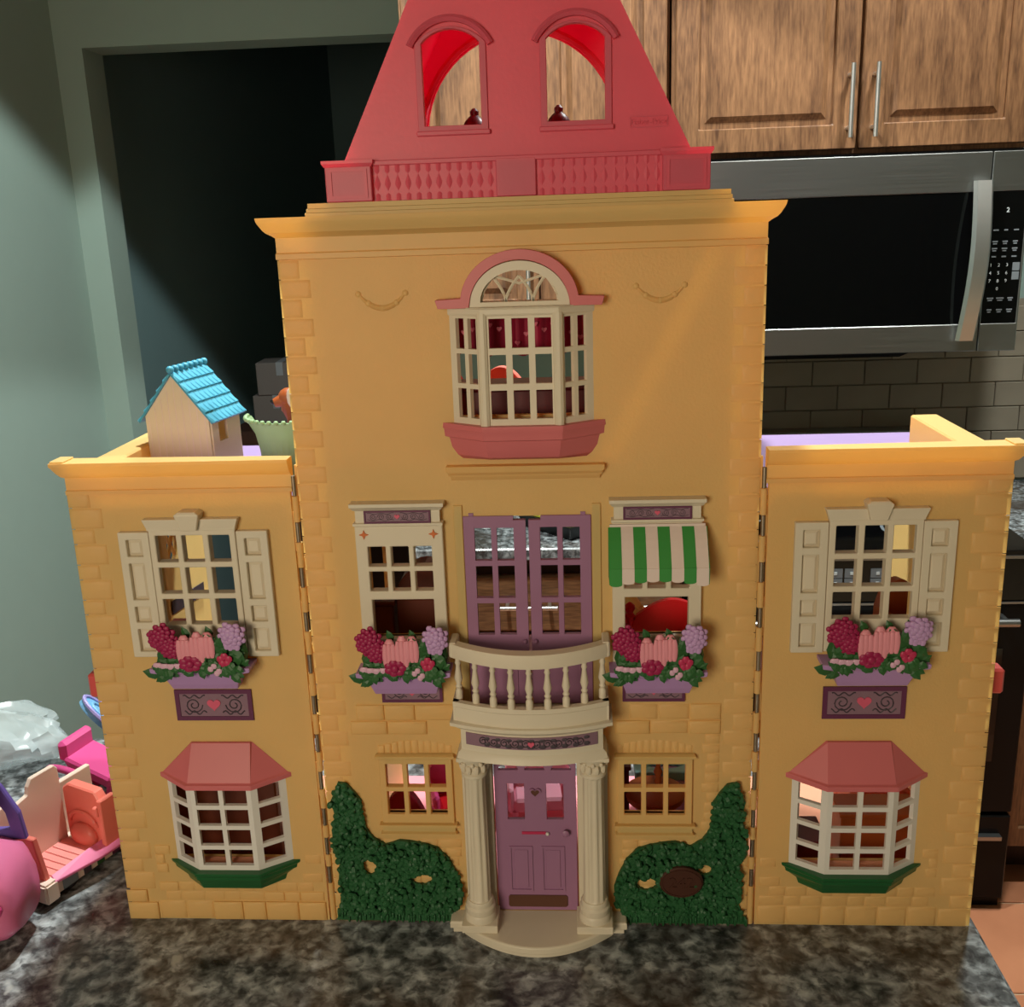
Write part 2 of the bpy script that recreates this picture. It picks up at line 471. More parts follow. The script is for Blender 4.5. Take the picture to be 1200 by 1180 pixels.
# ------------------------------------------------------------------ cabinets
def handle(parent, loc, length, vertical, name='handle'):
    mb = MB(); r = 0.0045; h = length/2; st = 0.028
    if vertical:
        mb.tube([(0, -st, -h), (0, -st, h)], r, 10)
        for s in (-1, 1): mb.tube([(0, 0, s*h*0.72), (0, -st, s*h*0.72)], r*0.9, 8)
    else:
        mb.tube([(-h, -st, 0), (h, -st, 0)], r, 10)
        for s in (-1, 1): mb.tube([(s*h*0.72, 0, 0), (s*h*0.72, -st, 0)], r*0.9, 8)
    return mb.build(name, M['nickel'], parent, loc=loc, smooth=50)

def panel_door(parent, x0, x1, z0, z1, y, hx=None, hz=None, fr=0.045, hl=0.13):
    """five-piece raised-panel door; front face at y"""
    d = MB().plate(rect(x0, x1, z0, z1), [rect(x0+fr, x1-fr, z0+fr, z1-fr)], y, y+0.016).build('door', M['oakv'], parent, bevel=0.002)
    MB().box(x0+fr-0.004, x1-fr+0.004, y+0.008, y+0.013, z0+fr-0.004, z1-fr+0.004).build('door_field', M['oakv'], d)
    g = 0.022
    a, b, c, e = x0+fr+g, x1-fr-g, z0+fr+g, z1-fr-g
    MB().loft([[(a-0.012, y+0.0085, c-0.012), (b+0.012, y+0.0085, c-0.012), (b+0.012, y+0.0085, e+0.012), (a-0.012, y+0.0085, e+0.012)],
               [(a, y+0.001, c), (b, y+0.001, c), (b, y+0.001, e), (a, y+0.001, e)]]).build('raised_panel', M['oakv'], d)
    if hx is not None: handle(d, (hx, y, hz), hl, True)
    return d

def upper(name, label, x0, x1, z0, z1, doors):
    t = thing(name, label, 'cabinet', ((x0+x1)/2, BW, z0), 0, 'oak wall cabinets')
    cx = (x0+x1)/2
    MB().box(x0-cx, x1-cx, -0.285, 0, 0.0, z1-z0).build('carcass', M['oakv'], t, bevel=0.001)
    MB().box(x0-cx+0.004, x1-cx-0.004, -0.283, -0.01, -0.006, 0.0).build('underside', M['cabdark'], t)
    for a, b, hx in doors:
        panel_door(t, a-cx, b-cx, 0.008, z1-z0-0.01, -0.303, hx-cx if hx else None, 0.092)
    return t
upper('wall_cabinet', 'oak wall cabinet with two raised-panel doors above the microwave', 0.232, 0.902, 0.727, 1.30,
      [(0.238, 0.579, 0.561), (0.585, 0.896, 0.607)])
upper('wall_cabinet', 'tall oak wall cabinet behind the pink dollhouse roof', -0.285, 0.228, 0.42, 1.30,
      [(-0.279, -0.030, -0.050), (-0.024, 0.222, 0.0)])

def base_unit(x0, x1, label, edges):
    t = thing('base_cabinet', label, 'cabinet', ((x0+x1)/2, BW, FLOOR), 0, 'oak base cabinets')
    cx = (x0+x1)/2; H = -FLOOR-0.026
    MB().box(x0-cx, x1-cx, -0.437, 0, 0.085, H).build('carcass', M['cabdark'], t)
    MB().box(x0-cx, x1-cx, -0.38, 0, 0, 0.085).build('plinth', M['cabdark'], t)
    for i in range(len(edges)-1):
        a, b = edges[i]-cx+0.004, edges[i+1]-cx-0.004
        d = MB().box(a, b, -0.455, -0.437, H-0.158, H-0.038).build('drawer_front', M['oakh'], t, bevel=0.004)
        handle(d, ((a+b)/2, -0.455, H-0.097), 0.118, False)
        panel_door(t, a, b, 0.095, H-0.168, -0.455, b-0.03 if i % 2 == 0 else a+0.03, H-0.26, fr=min(0.045, (b-a)*0.25))
    return t
base_unit(-0.285, 0.250, 'oak base cabinet with drawers seen through the balcony doors', [-0.285, -0.190, 0.066, 0.250])
base_unit(0.900, 1.40, 'oak base cabinet right of the black range', [0.900, 1.15, 1.40])
for a, b, lab in ((-0.29, 0.252, 'grey granite worktop behind the dollhouse left of the range'), (0.898, 1.41, 'grey granite worktop corner right of the range')):
    tag(MB().box(a, b, 1.115, BW-0.0005, -0.026, 0.0).build('worktop', M['granite'], bevel=0.003), lab, 'worktop', 'granite worktops along the wall')

def tray():
    t = thing('serving_tray', 'black tray holding a yellow board on the worktop by the wall', 'tray', (0.030, 1.268, 0.0), math.radians(42))
    MB().loft([[(-0.075, -0.075, 0.001), (0.075, -0.075, 0.001), (0.075, 0.075, 0.001), (-0.075, 0.075, 0.001)], [(-0.085, -0.085, 0.030), (0.085, -0.085, 0.030), (0.085, 0.085, 0.030), (-0.085, 0.085, 0.030)]]).build('tray_body', M['black'], t, bevel=0.002)
    MB().box(-0.078, 0.078, -0.078, 0.078, 0.030, 0.036).build('board', M['boardyellow'], t, bevel=0.001)
tray()

# ------------------------------------------------------------------ microwave
def microwave():
    x0, x1, z0, z1, yf = 0.256, 0.895, 0.349, 0.722, 1.25
    cx = (x0+x1)/2
    t = thing('microwave', 'stainless over-the-range microwave with black glass door and curved handle', 'microwave', (cx, yf, z0))
    X = lambda x: x-cx
    Z = lambda z: z-z0
    MB().box(X(x0), X(x1), 0.012, BW-yf-0.001, Z(z0), Z(z1)-0.002).build('body', M['enamel'], t)
    seam = 0.822
    # door: top and bottom steel rails around the glass
    d = MB().plate(rect(X(x0), X(seam), 0, Z(0.7195)), [rect(X(x0)+0.022, X(seam)-0.012, Z(0.402), Z(0.648))], 0, 0.012).build('door', M['steel'], t, bevel=0.0015)
    MB().box(X(x0)+0.020, X(seam)-0.010, 0.002, 0.010, Z(0.400), Z(0.650)).build('door_glass', M['glass'], d)
    MB().box(X(x0), X(x1), 0.003, 0.012, Z(0.7200), Z(0.7235)).build('top_vent', M['enamel'], t)
    # handle: broad bowed bar
    rings = []
    for i in range(13):
        u = i/12
        z = Z(0.372)+u*(Z(0.668)-Z(0.372))
        bow = -0.012-0.026*math.sin(PI*u)
        hw = 0.018
        xo = X(0.793)+0.011*u
        rings.append([(xo-hw, bow, z), (xo-hw*0.7, bow-0.008, z), (xo+hw*0.7, bow-0.008, z), (xo+hw, bow, z), (xo+hw*0.8, bow+0.006, z), (xo-hw*0.8, bow+0.006, z)])
    h = MB().loft(rings).build('handle', M['nickel'], d, smooth=50)
    MB().box(X(0.786), X(0.800), -0.014, 0, Z(0.374), Z(0.392)).box(X(0.794), X(0.810), -0.014, 0, Z(0.648), Z(0.666)).build('handle_mount', M['steel'], d)
    # control panel
    p = MB().plate(rect(X(seam)+0.002, X(x1), 0, Z(0.7195)), [rect(X(seam)+0.004, X(x1)-0.004, Z(0.402), Z(0.648))], 0, 0.012).build('control_panel', M['steel'], t, bevel=0.0012)
    MB().box(X(seam)+0.003, X(x1)-0.003, 0.001, 0.010, Z(0.400), Z(0.650)).build('panel_glass', M['glass'], p)
    y = 0.0004
    text('display_digit', '2', 0.0125, M['whiteprint'], p, (X(0.8585), y, Z(0.613)))
    cols = (0.8395, 0.8545, 0.8695)
    for r, row in enumerate(('123', '456', '789', ' 0 ')):
        for c, ch in enumerate(row):
            if ch != ' ': text('key_digit', ch, 0.0085, M['whiteprint'], p, (X(cols[c]-0.004), y, Z(0.512-0.0148*r)), 0.0002)
    mb = MB()
    for zz, ws in ((0.577, (0.010, 0.007, 0.009)), (0.556, (0.010, 0.010, 0.009)), (0.543, (0.010, 0.010, 0.010)), (0.528, (0.008, 0.008, 0.009)),
                   (0.450, (0.012, 0.014, 0.010)), (0.428, (0.009, 0.011, 0.011))):
        for c, w in zip((0.8395, 0.858, 0.877), ws):
            mb.box(X(c)-w/2, X(c)+w/2, 0.0002, 0.0012, Z(zz)-0.0013, Z(zz)+0.0013)
            if zz < 0.57 and zz != 0.528: mb.box(X(c)-w*0.35, X(c)+w*0.35, 0.0002, 0.0012, Z(zz)-0.0052, Z(zz)-0.0028)
    mb.build('key_legend', M['greyprint'], p)['kind'] = 'stuff'
    for zz in (0.509, 0.492):
        MB().box(X(0.876), X(0.889), 0.0002, 0.0012, Z(zz)-0.0075, Z(zz)+0.0075).build('start_key', M['greyprint'], p)
    MB().loft([[(X(0.335), 0.02, -0.002), (X(0.70), 0.02, -0.002), (X(0.70), 0.20, -0.002), (X(0.335), 0.20, -0.002)],
               [(X(0.350), 0.03, -0.011), (X(0.685), 0.03, -0.011), (X(0.685), 0.19, -0.011), (X(0.350), 0.19, -0.011)]]).build('vent_grille', M['black'], t)
microwave()

# ------------------------------------------------------------------ range
def cooker():
    x0, x1 = 0.257, 0.893; cx = 0.575; yf = 1.05
    t = thing('range', 'black free-standing range under the microwave with glossy oven door', 'range', (cx, yf, FLOOR))
    Z = lambda z: z-FLOOR
    a, b = x0-cx, x1-cx
    MB().box(a, b, 0.02, BW-yf-0.012, 0.0, Z(-0.006)).build('body', M['enamel'], t)
    MB().box(a, b, -0.002, BW-yf-0.07, Z(-0.006), Z(0.006)).build('cooktop', M['glass'], t, bevel=0.002)
    for bx, by, r in ((-0.16, 0.14, 0.075), (0.16, 0.14, 0.09), (-0.16, 0.34, 0.06), (0.16, 0.34, 0.075)):
        MB().lathe([(r, 0), (r, 0.0008), (r-0.006, 0.0008), (r-0.006, 0)], (bx, by, Z(0.006)), 28).build('burner_ring', M['greyprint'], t)
    g = MB().loft([[(a, BW-yf-0.075, Z(0.006)), (b, BW-yf-0.075, Z(0.006)), (b, BW-yf-0.012, Z(0.006)), (a, BW-yf-0.012, Z(0.006))],
                   [(a, BW-yf-0.055, Z(0.13)), (b, BW-yf-0.055, Z(0.13)), (b, BW-yf-0.012, Z(0.13)), (a, BW-yf-0.012, Z(0.13))]]).build('backguard', M['enamel'], t, bevel=0.003)
    MB().box(a, b, BW-yf-0.062, BW-yf-0.012, Z(0.13), Z(0.136)).build('backguard_trim', M['steel'], g)
    # front control fascia
    f = MB().box(a, b, 0.0, 0.02, Z(-0.095), Z(-0.006)).build('control_fascia', M['glass'], t, bevel=0.002)
    MB().box(a, b, -0.004, 0.0, Z(-0.010), Z(-0.004)).build('fascia_trim', M['steel'], f)
    for cxk in (-0.052, 0.026):
        for i in range(2):
            for j in range(2):
                k = MB().box(cxk+i*0.030-0.013, cxk+i*0.030+0.013, -0.0015, 0.0, Z(-0.036-j*0.020)-0.009, Z(-0.036-j*0.020)+0.009).build('touch_key', M['greyprint'], f)
                MB().box(cxk+i*0.030-0.003, cxk+i*0.030+0.003, -0.0022, -0.0015, Z(-0.036-j*0.020)-0.003, Z(-0.036-j*0.020)+0.003).build('key_light', M['whiteprint'], k)
    d = MB().box(a, b, 0.0, 0.02, Z(-0.545), Z(-0.100)).build('oven_door', M['enamel'], t, bevel=0.003)
    MB().box(a+0.05, b-0.05, -0.002, 0.0, Z(-0.43), Z(-0.19)).build('oven_window', M['glass'], d)
    mb = MB().tube([(a+0.04, -0.035, Z(-0.125)), (b-0.04, -0.035, Z(-0.125))], 0.008, 10)
    for s in (a+0.06, b-0.06): mb.tube([(s, 0, Z(-0.125)), (s, -0.035, Z(-0.125))], 0.006, 8)
    mb.build('oven_handle', M['steel'], d, smooth=50)
    dr = MB().box(a, b, 0.0, 0.02, 0.03, Z(-0.552)).build('storage_drawer', M['enamel'], t, bevel=0.003)
    MB().box(a+0.02, b-0.02, -0.014, 0.0, Z(-0.60), Z(-0.592)).build('drawer_pull', M['steel'], dr)
    MB().box(a, b, -0.0025, 0.0, Z(-0.100), Z(-0.096)).build('door_trim', M['steel'], d)
cooker()

# hall furniture behind the opening
def hall():
    t = thing('hall_dresser', 'dark dresser standing in the unlit hall', 'dresser', (-0.83, 2.22, FLOOR))
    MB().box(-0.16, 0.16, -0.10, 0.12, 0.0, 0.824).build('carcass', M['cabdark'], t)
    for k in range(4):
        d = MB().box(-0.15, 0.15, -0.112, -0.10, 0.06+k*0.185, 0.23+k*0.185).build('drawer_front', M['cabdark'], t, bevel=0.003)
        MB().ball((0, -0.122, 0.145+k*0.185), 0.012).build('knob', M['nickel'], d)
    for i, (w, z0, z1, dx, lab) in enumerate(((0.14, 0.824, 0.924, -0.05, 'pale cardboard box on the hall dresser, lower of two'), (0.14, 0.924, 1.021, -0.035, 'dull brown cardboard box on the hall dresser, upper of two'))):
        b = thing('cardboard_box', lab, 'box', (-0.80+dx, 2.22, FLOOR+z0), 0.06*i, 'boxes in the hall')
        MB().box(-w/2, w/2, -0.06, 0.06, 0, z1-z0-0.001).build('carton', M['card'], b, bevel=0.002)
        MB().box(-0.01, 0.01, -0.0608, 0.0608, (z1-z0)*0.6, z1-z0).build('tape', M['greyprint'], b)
hall()

# ================================================================== the dollhouse
def R(v, a=0.0008): return v+random.uniform(-a, a)

HOUSE = thing('dollhouse', 'large yellow plastic dollhouse with pink roof, opened flat on the granite counter', 'dollhouse')

# ---- shells
DEPTH = 0.24
def shells():
    # centre wall with its openings
    fan = [(-0.050, 0.474), (0.050, 0.474), (0.050, 0.556), (0.034, 0.556)]
    fan += [(0.034*math.cos(a*PI/14), 0.558+0.034*math.sin(a*PI/14)) for a in range(1, 14)] + [(-0.034, 0.556), (-0.050, 0.556)]
    holes = [fan, rect(-0.1325, -0.0790, 0.285, 0.3675), rect(0.0790, 0.1325, 0.285, 0.3675), rect(-0.0520, 0.0520, 0.2240, 0.3900),
             rect(-0.1320, -0.0785, 0.1140, 0.1640), rect(0.0785, 0.1320, 0.1140, 0.1640), rect(-0.0372, 0.0372, 0.0125, 0.1660)]
    cw = MB().plate(rect(-0.1870, 0.1870, 0, 0.606), holes, 0, 0.005).build('center_wall', M['yellow'], HOUSE)
    ws = []
    for s in (-1, 1):
        holes = [rect(*sorted((s*0.249, s*0.3125)), 0.298, 0.379), rect(*sorted((s*0.2285, s*0.3285)), 0.0662, 0.146)]
        ws.append(MB().plate(rect(*sorted((s*0.1955, s*0.3830)), 0, 0.418), holes, 0, 0.005).build('wing_wall', M['yellow'], HOUSE))
    return cw, ws
CW, WW = shells()

def boxes():
    # side walls and storey floors of the centre block
    for s in (-1, 1):
        x = s*0.163
        T = Matrix(((0, 1, 0, x-0.002), (1, 0, 0, 0), (0, 0, 1, 0), (0, 0, 0, 1)))
        hol = [rect(0.05, 0.212, 0.226, 0.40)]
        MB().plate(rect(0.0055, DEPTH, 0, 0.606), hol, 0, 0.004, T).build('side_wall', M['yinner'], HOUSE)
    for z, m in ((0.004, 'floorpink'), (0.218, 'lavender'), (0.4310, 'floorpink'), (0.632, 'pinkroof')):
        MB().box(-0.160, 0.160, 0.0055, (0.145 if z == 0.218 else DEPTH) if z < 0.6 else 0.2, z, z+0.006).build('storey_floor', M[m], HOUSE)
    for s in (-1, 1):
        x = s*0.381
        T = Matrix(((0, 1, 0, x-0.002), (1, 0, 0, 0), (0, 0, 1, 0), (0, 0, 0, 1)))
        prof = [(0.0055, 0), (0.27, 0), (0.27, 0.385), (0.18, 0.405), (0.0055, 0.405)]
        hol = [ellipse(0.182, 0.312, 0.013, 0.018, 16), rect(0.214, 0.22, 0.23, 0.37)] if s < 0 else []
        w = MB().plate(prof, hol, 0, 0.004, T).build('side_wall', M['yinner'], HOUSE)
        if s < 0:
            MB().tube([(x, 0.172, 0.298), (x, 0.192, 0.326)], 0.0022, 6).tube([(x, 0.192, 0.298), (x, 0.172, 0.326)], 0.0022, 6).build('lattice', M['ysmooth'], w)
            T2 = Matrix.Translation((x+0.0032, 0.205, 0.245)) @ Matrix.Rotation(-0.12, 4, 'X')
            MB().box(0, 0.0008, -0.045, 0.045, -0.007, 0.007, T2).build('stair_sticker', M['scroll'], w)
        MB().box(*sorted((s*0.198, s*0.378)), 0.0055, 0.24, 0.004, 0.010).build('storey_floor', M['floorpeach'], HOUSE)
        MB().box(*sorted((s*0.198, s*0.378)), 0.0055, 0.14, 0.215, 0.221).build('storey_floor', M['lavender'], HOUSE)
        MB().box(*sorted((s*0.198, s*0.385)), 0.0055, 0.23, 0.399, 0.405).build('terrace_floor', M['terrace'], HOUSE)
        MB().box(*sorted((s*0.360, s*0.385)), 0.0060, 0.178, 0.4055, 0.4330).build('side_parapet', M['ysmooth'], HOUSE, bevel=0.0015)
        MB().box(*sorted((s*0.3835, s*0.4040)), 0.020, 0.036, 0.2180, 0.2410).build('side_latch', M['redlatch'], HOUSE, bevel=0.002)
boxes()

# ---- relief stones: quoins and brick courses
_stone = {}
def stone(w, h, d, parent, x, z, name='brick', y=0.0):
    key = (round(w, 4), round(h, 4), round(d, 4), name)
    if key not in _stone:
        b = min(0.0030, h*0.20)
        rings = []
        for bb, y in ((0.0, 0.0003), (b*0.35, -d*0.55), (b, -d)):
            rings.append([(-w/2+bb, y, -h/2+bb), (w/2-bb, y, -h/2+bb), (w/2-bb, y, h/2-bb), (-w/2+bb, y, h/2-bb)])
        mb = MB().loft(rings, cap=False); mb.f.append((8, 9, 10, 11))
        o = mb.build(name, M['yellow'], parent, smooth=60)
        _stone[key] = o.data
    else:
        o = bpy.data.objects.new(name, _stone[key]); COL.objects.link(o); o.parent = parent
    o.location = (x, y, z)
    return o

def stones():
    for s in (-1, 1):
        # centre quoins
        z = 0.0; i = 0
        while z < 0.595:
            h = 0.0150
            w = (0.0250, 0.0170)[i % 2]
            stone(w, h-0.0006, 0.0010, CW, s*(0.1885-w/2), z+h/2, 'quoin_stone')
            z += h; i += 1
        # wing quoins, edges standing proud of the wall's outline
        z = 0.0; i = 0; w0 = WW[0] if s < 0 else WW[1]
        while z < 0.404:
            h = (0.0185, 0.0135)[i % 2]
            w = (0.0285, 0.0195)[i % 2]
            h = min(h, 0.4160-z)
            stone(w, h-0.0006, 0.0018, w0, s*(0.3862-w/2), z+h/2, 'quoin_stone')
            z += h; i += 1
        # blocks along the foot of the wing and the thin courses over them
        x = 0.1975; k = 0
        while x < 0.352:
            w = (0.026, 0.031, 0.022, 0.028)[k % 4]
            w = min(w, 0.3565-x)
            stone(w-0.0006, 0.0190, 0.0020, w0, s*(x+w/2), 0.0103, 'brick')
            x += w; k += 1
        for r in range(6):
            z = 0.0205+r*0.0098
            x = 0.1985 + (r % 2)*0.009; k = r
            while x < 0.352:
                w = (0.0225, 0.0150, 0.0190)[k % 3]
                w = min(w, 0.3540-x)
                cx = x+w/2
                if w > 0.008 and not (0.2110 < cx < 0.3460 and 0.040 < z+0.005):
                    stone(w-0.0006, 0.0092, 0.0009, w0, s*cx, z+0.0049, 'brick')
                x += w; k += 1
    # brick courses on the lower centre wall
    blocked = [(-0.1440, -0.0690, 0.0900, 0.1880), (0.0690, 0.1440, 0.0900, 0.1880), (-0.0670, 0.0670, 0.0, 0.235)]
    def free(x, z, w, h):
        for a, b, c, d in blocked:
            if x+w/2 > a and x-w/2 < b and z+h/2 > c and z-h/2 < d: return False
        return True
    rows = []
    z = 0.002; r = 0
    while z < 0.183:
        rows.append((z, 0.0090, (0.0215, 0.0150, 0.0185, 0.0170), 0.0013)); z += 0.0095
    rows += [(z, 0.0130, (0.0330, 0.0350, 0.0330, 0.0300), 0.0016)]; z += 0.0136
    rows += [(z, 0.0150, (0.0270, 0.0360, 0.0310, 0.0250), 0.0016)]
    for r, (z, h, ws, d) in enumerate(rows):
        x = -0.1610+(r % 2)*0.006; k = r*3
        while x < 0.1600:
            w = min(ws[k % 4], 0.1615-x)
            if w > 0.006 and free(x+w/2, z+h/2, w, h):
                low = z < 0.080 and abs(x+w/2) > 0.09 and False
                if not low: stone(w-0.0007, h-0.0004, d, CW, x+w/2, z+h/2, 'brick')
            x += w; k += 1
    # brick arches over the small windows
    for s in (-1, 1):
        for i in range(11):
            u = (i-5)/5.0
            h = 0.0125-0.0050*u*u
            stone(0.0056, h, 0.0009, CW, s*0.105+u*0.0300, 0.1735+h/2, 'arch_brick')
    # faint swags and the ledge under the bay
    for s in (-1, 1):
        mb = MB()
        p = []
        for i in range(15):
            u = i/14
            x = s*(0.082+0.052*u); z = 0.583-0.022*(1-(2*u-1)**2)
            p.append((x, 0.0012, z))
        mb.tube(p, [0.0010+0.0016*math.sin(PI*i/14) for i in range(15)], 6)
        for i in (2, 4, 7, 10, 12): mb.ball((p[i][0], 0.0016, p[i][2]), 0.0030, 10, 8)
        mb.build('swag', M['ysmooth'], CW, smooth=60)
    MB().stack(0, [(0.0605, -0.002, 0.4215), (0.0605, -0.004, 0.4245), (0.0625, -0.0045, 0.426), (0.0625, -0.007, 0.4285), (0.0640, -0.0075, 0.430), (0.0640, -0.0085, 0.434)], 0.0002).build('wall_ledge', M['ysmooth'], CW, bevel=0.0004)
stones()

# ---- cornices
def cornices():
    MB().stack(0, [(0.1875, -0.0005, 0.600), (0.1885, -0.003, 0.6005), (0.1885, -0.003, 0.6045), (0.1880, -0.0015, 0.6055), (0.1880, -0.0015, 0.6165),
                   (0.1905, -0.004, 0.6185), (0.1935, -0.008, 0.6205), (0.1955, -0.009, 0.6225), (0.1980, -0.012, 0.6270), (0.1990, -0.0125, 0.6290), (0.1995, -0.013, 0.6318)], 0.006).build('main_cornice', M['ysmooth'], HOUSE, smooth=25)
    MB().stack(0, [(0.1610, -0.010, 0.6318), (0.1610, -0.010, 0.6342), (0.1600, -0.009, 0.6346), (0.1600, -0.009, 0.6372), (0.1590, -0.008, 0.6376), (0.1590, -0.008, 0.6412)], 0.20).build('roof_step', M['ysmooth'], HOUSE, smooth=25)
    for s in (-1, 1):
        lv = [(0.3845, -0.0005, 0.4140), (0.3855, -0.0025, 0.4146), (0.3855, -0.0025, 0.4180), (0.3850, -0.0012, 0.4186), (0.3850, -0.0012, 0.4290),
              (0.3870, -0.004, 0.4305), (0.3895, -0.007, 0.4345), (0.3915, -0.009, 0.4385), (0.3930, -0.010, 0.4405), (0.3930, -0.010, 0.4432)]
        mb = MB()
        mb.loft([[(s*0.1930, yf, z), (s*h, yf, z), (s*h, 0.0052 if z < 0.43 else 0.012, z), (s*0.1930, 0.0052, z)] for h, yf, z in lv])
        c = mb.build('wing_cornice', M['ysmooth'], HOUSE, smooth=25)
        MB().box(*sorted((s*0.3810, s*0.3925)), -0.0085, 0.0115, 0.4432, 0.4448).build('corner_cap', M['ysmooth'], c, bevel=0.0005)
cornices()

# ---- hinges between centre and wings
def hinges():
    zs = [0.4190, 0.3790, 0.3390, 0.2990, 0.2600, 0.2210, 0.1840, 0.1470, 0.1100, 0.0800, 0.0500]
    pin = knu = None
    for s in (-1, 1):
        for z in zs:
            if pin is None:
                pin = MB().tube([(0, 0, -0.0085), (0, 0, 0.0085)], 0.0019, 10).build('hinge_pin', M['hinge'], HOUSE, smooth=50)
            o = pin if pin.location.z == 0 else pin.copy()
            if o is not pin: COL.objects.link(o)
            o.location = (s*0.1915, -0.0008, z)
        edges = [0.4325]+zs+[0.012]
        for a, b in zip(edges[:-1], edges[1:]):
            top = a-(0.009 if a in zs else 0.004); bot = b+(0.009 if b in zs else -0.010)
            h = top-bot
            if h < 0.004: continue
            MB().tube([(0, 0, -h/2), (0, 0, h/2)], 0.0028, 10).build('hinge_knuckle', M['ysmooth'], HOUSE, smooth=50, loc=(s*0.1915, 0.0, (top+bot)/2))
        for i, z in enumerate(zs):
            x = s*(0.1940 if i % 2 else 0.1892)
            MB().box(x-0.0012, x+0.0012, 0.001, 0.005, z-0.017, z+0.017).build('hinge_leaf', M['ysmooth'], HOUSE)
hinges()

# ---- pink roof and attic balustrade
def roof():
    z0, z1, w0, w1 = 0.672, 0.850, 0.1310, 0.0400
    sl = (w0-w1)/(z1-z0)
    holes = [arch_rect(s*0.0457-0.0213, s*0.0457+0.0213, 0.6935, 0.7505, 0.0092) for s in (-1, 1)]
    rf = MB().plate([(-w0, z0-0.003), (w0, z0-0.003), (w1, z1), (-w1, z1)], holes, 0.0, 0.004).build('roof', M['pinkroof'], HOUSE)
    # sloping sides, top and the rear gable with its wide arch
    for s in (-1, 1):
        MB().loft([[(s*w0, 0.0042, z0-0.003), (s*w1, 0.0042, z1), (s*(w1-0.004), 0.0042, z1), (s*(w0-0.004), 0.0042, z0-0.003)],
                   [(s*w0, 0.15, z0-0.003), (s*w1, 0.15, z1), (s*(w1-0.004), 0.15, z1), (s*(w0-0.004), 0.15, z0-0.003)]]).build('roof_slope', M['pinkroof'], rf)
    MB().box(-w1, w1, 0.0, 0.154, z1, z1+0.006).build('roof_top', M['pinkroof'], rf, bevel=0.001)
    arch = arch_rect(-0.085, 0.081, 0.672, 0.697, 0.083, 28)
    MB().plate([(-w0, z0-0.003), (w0, z0-0.003), (w1, z1), (-w1, z1)], [arch], 0.1502, 0.154).build('rear_gable', M['pinkroof'], rf)
    n = 24
    ring = []
    for i in range(n+1):
        a = PI*i/n
        ring.append((-0.002+0.087*math.cos(a), 0.1475, 0.697+0.087*math.sin(a)))
    MB().tube(ring, 0.0030, 6).build('arch_rim', M['pinkroof'], rf, smooth=50)
    for s in (-1, 1):
        cx = s*0.0457
        # hood mould
        rings = []
        Rr = 0.0335; cz = 0.7335
        a0 = math.radians(27)
        for i in range(17):
            a = a0+(PI-2*a0)*i/16
            ca, sa = math.cos(a), math.sin(a)
            rings.append([(cx+r*ca, y, cz+r*sa) for r, y in ((Rr-0.0025, 0.0), (Rr-0.0025, -0.004), (Rr, -0.006), (Rr+0.0022, -0.004), (Rr+0.0022, 0.0))])
        MB().loft(rings).build('hood_mould', M['pinkroof'], rf, smooth=40)
        MB().plate(arch_rect(cx-0.0262, cx+0.0262, 0.6880, 0.7500, 0.0115), [arch_rect(cx-0.0213, cx+0.0213, 0.6935, 0.7505, 0.0092)], -0.0018, 0.0).build('window_surround', M['pinkroof'], rf, bevel=0.0005)
        MB().box(cx-0.0275, cx+0.0275, -0.004, 0, 0.6865, 0.6900).build('window_sill', M['pinkroof'], rf, bevel=0.0006)
    text('maker_mark', 'Fisher-Price', 0.0058, M['pinkroof'], rf, (0.0990, -0.0004, 0.6908), 0.0006, sx=0.95)
    MB().plate(rect(0.0850, 0.1130, 0.6868, 0.6950), [rect(0.0857, 0.1123, 0.6875, 0.6943)], -0.0007, 0.0).build('mark_frame', M['pinkroof'], rf)
    # two finial posts of the attic rail at the back
    for x in (-0.042, 0.031):
        MB().lathe([(0.008, 0.6415), (0.008, 0.690), (0.0118, 0.693), (0.0118, 0.6975), (0.0108, 0.703), (0.0085, 0.708), (0.0055, 0.7110), (0.0036, 0.7125), (0.0040, 0.716), (0.0015, 0.7185)], (x, 0.135, 0), 14).build('finial_post', M['maroon'], rf, smooth=40)
    # balustrade
    b = MB().box(-0.1430, 0.1430, -0.0030, 0.190, 0.6415, 0.6690).build('attic_balustrade', M['pinkroof'], HOUSE)
    for s in (-1, 1):
        x = s*0.1262
        MB().box(x-0.0175, x+0.0175, -0.0085, -0.0030, 0.6415, 0.6670).build('end_block', M['pinkroof'], b, bevel=0.0006)
        MB().stack(x, [(0.0178, -0.0088, 0.6665), (0.0195, -0.0105, 0.6690), (0.0195, -0.0105, 0.6712)], 0.004).build('block_cap', M['pinkroof'], b, smooth=25)
        MB().plate(rect(x-0.0145, x+0.0145, 0.6440, 0.6650), [rect(x-0.0125, x+0.0125, 0.6460, 0.6632)], -0.0094, -0.0086).build('block_panel', M['pinkroof'], b)
    MB().box(-0.0150, 0.0150, -0.0062, -0.0030, 0.6415, 0.6690).build('center_block', M['pinkroof'], b, bevel=0.0006)
    MB().box(-0.1080, 0.1080, -0.0060, -0.0030, 0.6670, 0.6705).build('top_rail', M['pinkroof'], b, bevel=0.0005)
    sl = None
    for s in (-1, 1):
        for i in range(12):
            x = s*(0.0192+i*0.0078)
            if sl is None:
                sl = MB().lathe([(0.0026, 0), (0.0026, 0.004), (0.0016, 0.006), (0.0030, 0.012), (0.0018, 0.019), (0.0026, 0.021), (0.0026, 0.0255)], n=8).build('baluster', M['pinkroof'], b, smooth=40, loc=(x, -0.0012, 0.6416))
            else:
                c = sl.copy(); COL.objects.link(c); c.location = (x, -0.0012, 0.6416)
roof()

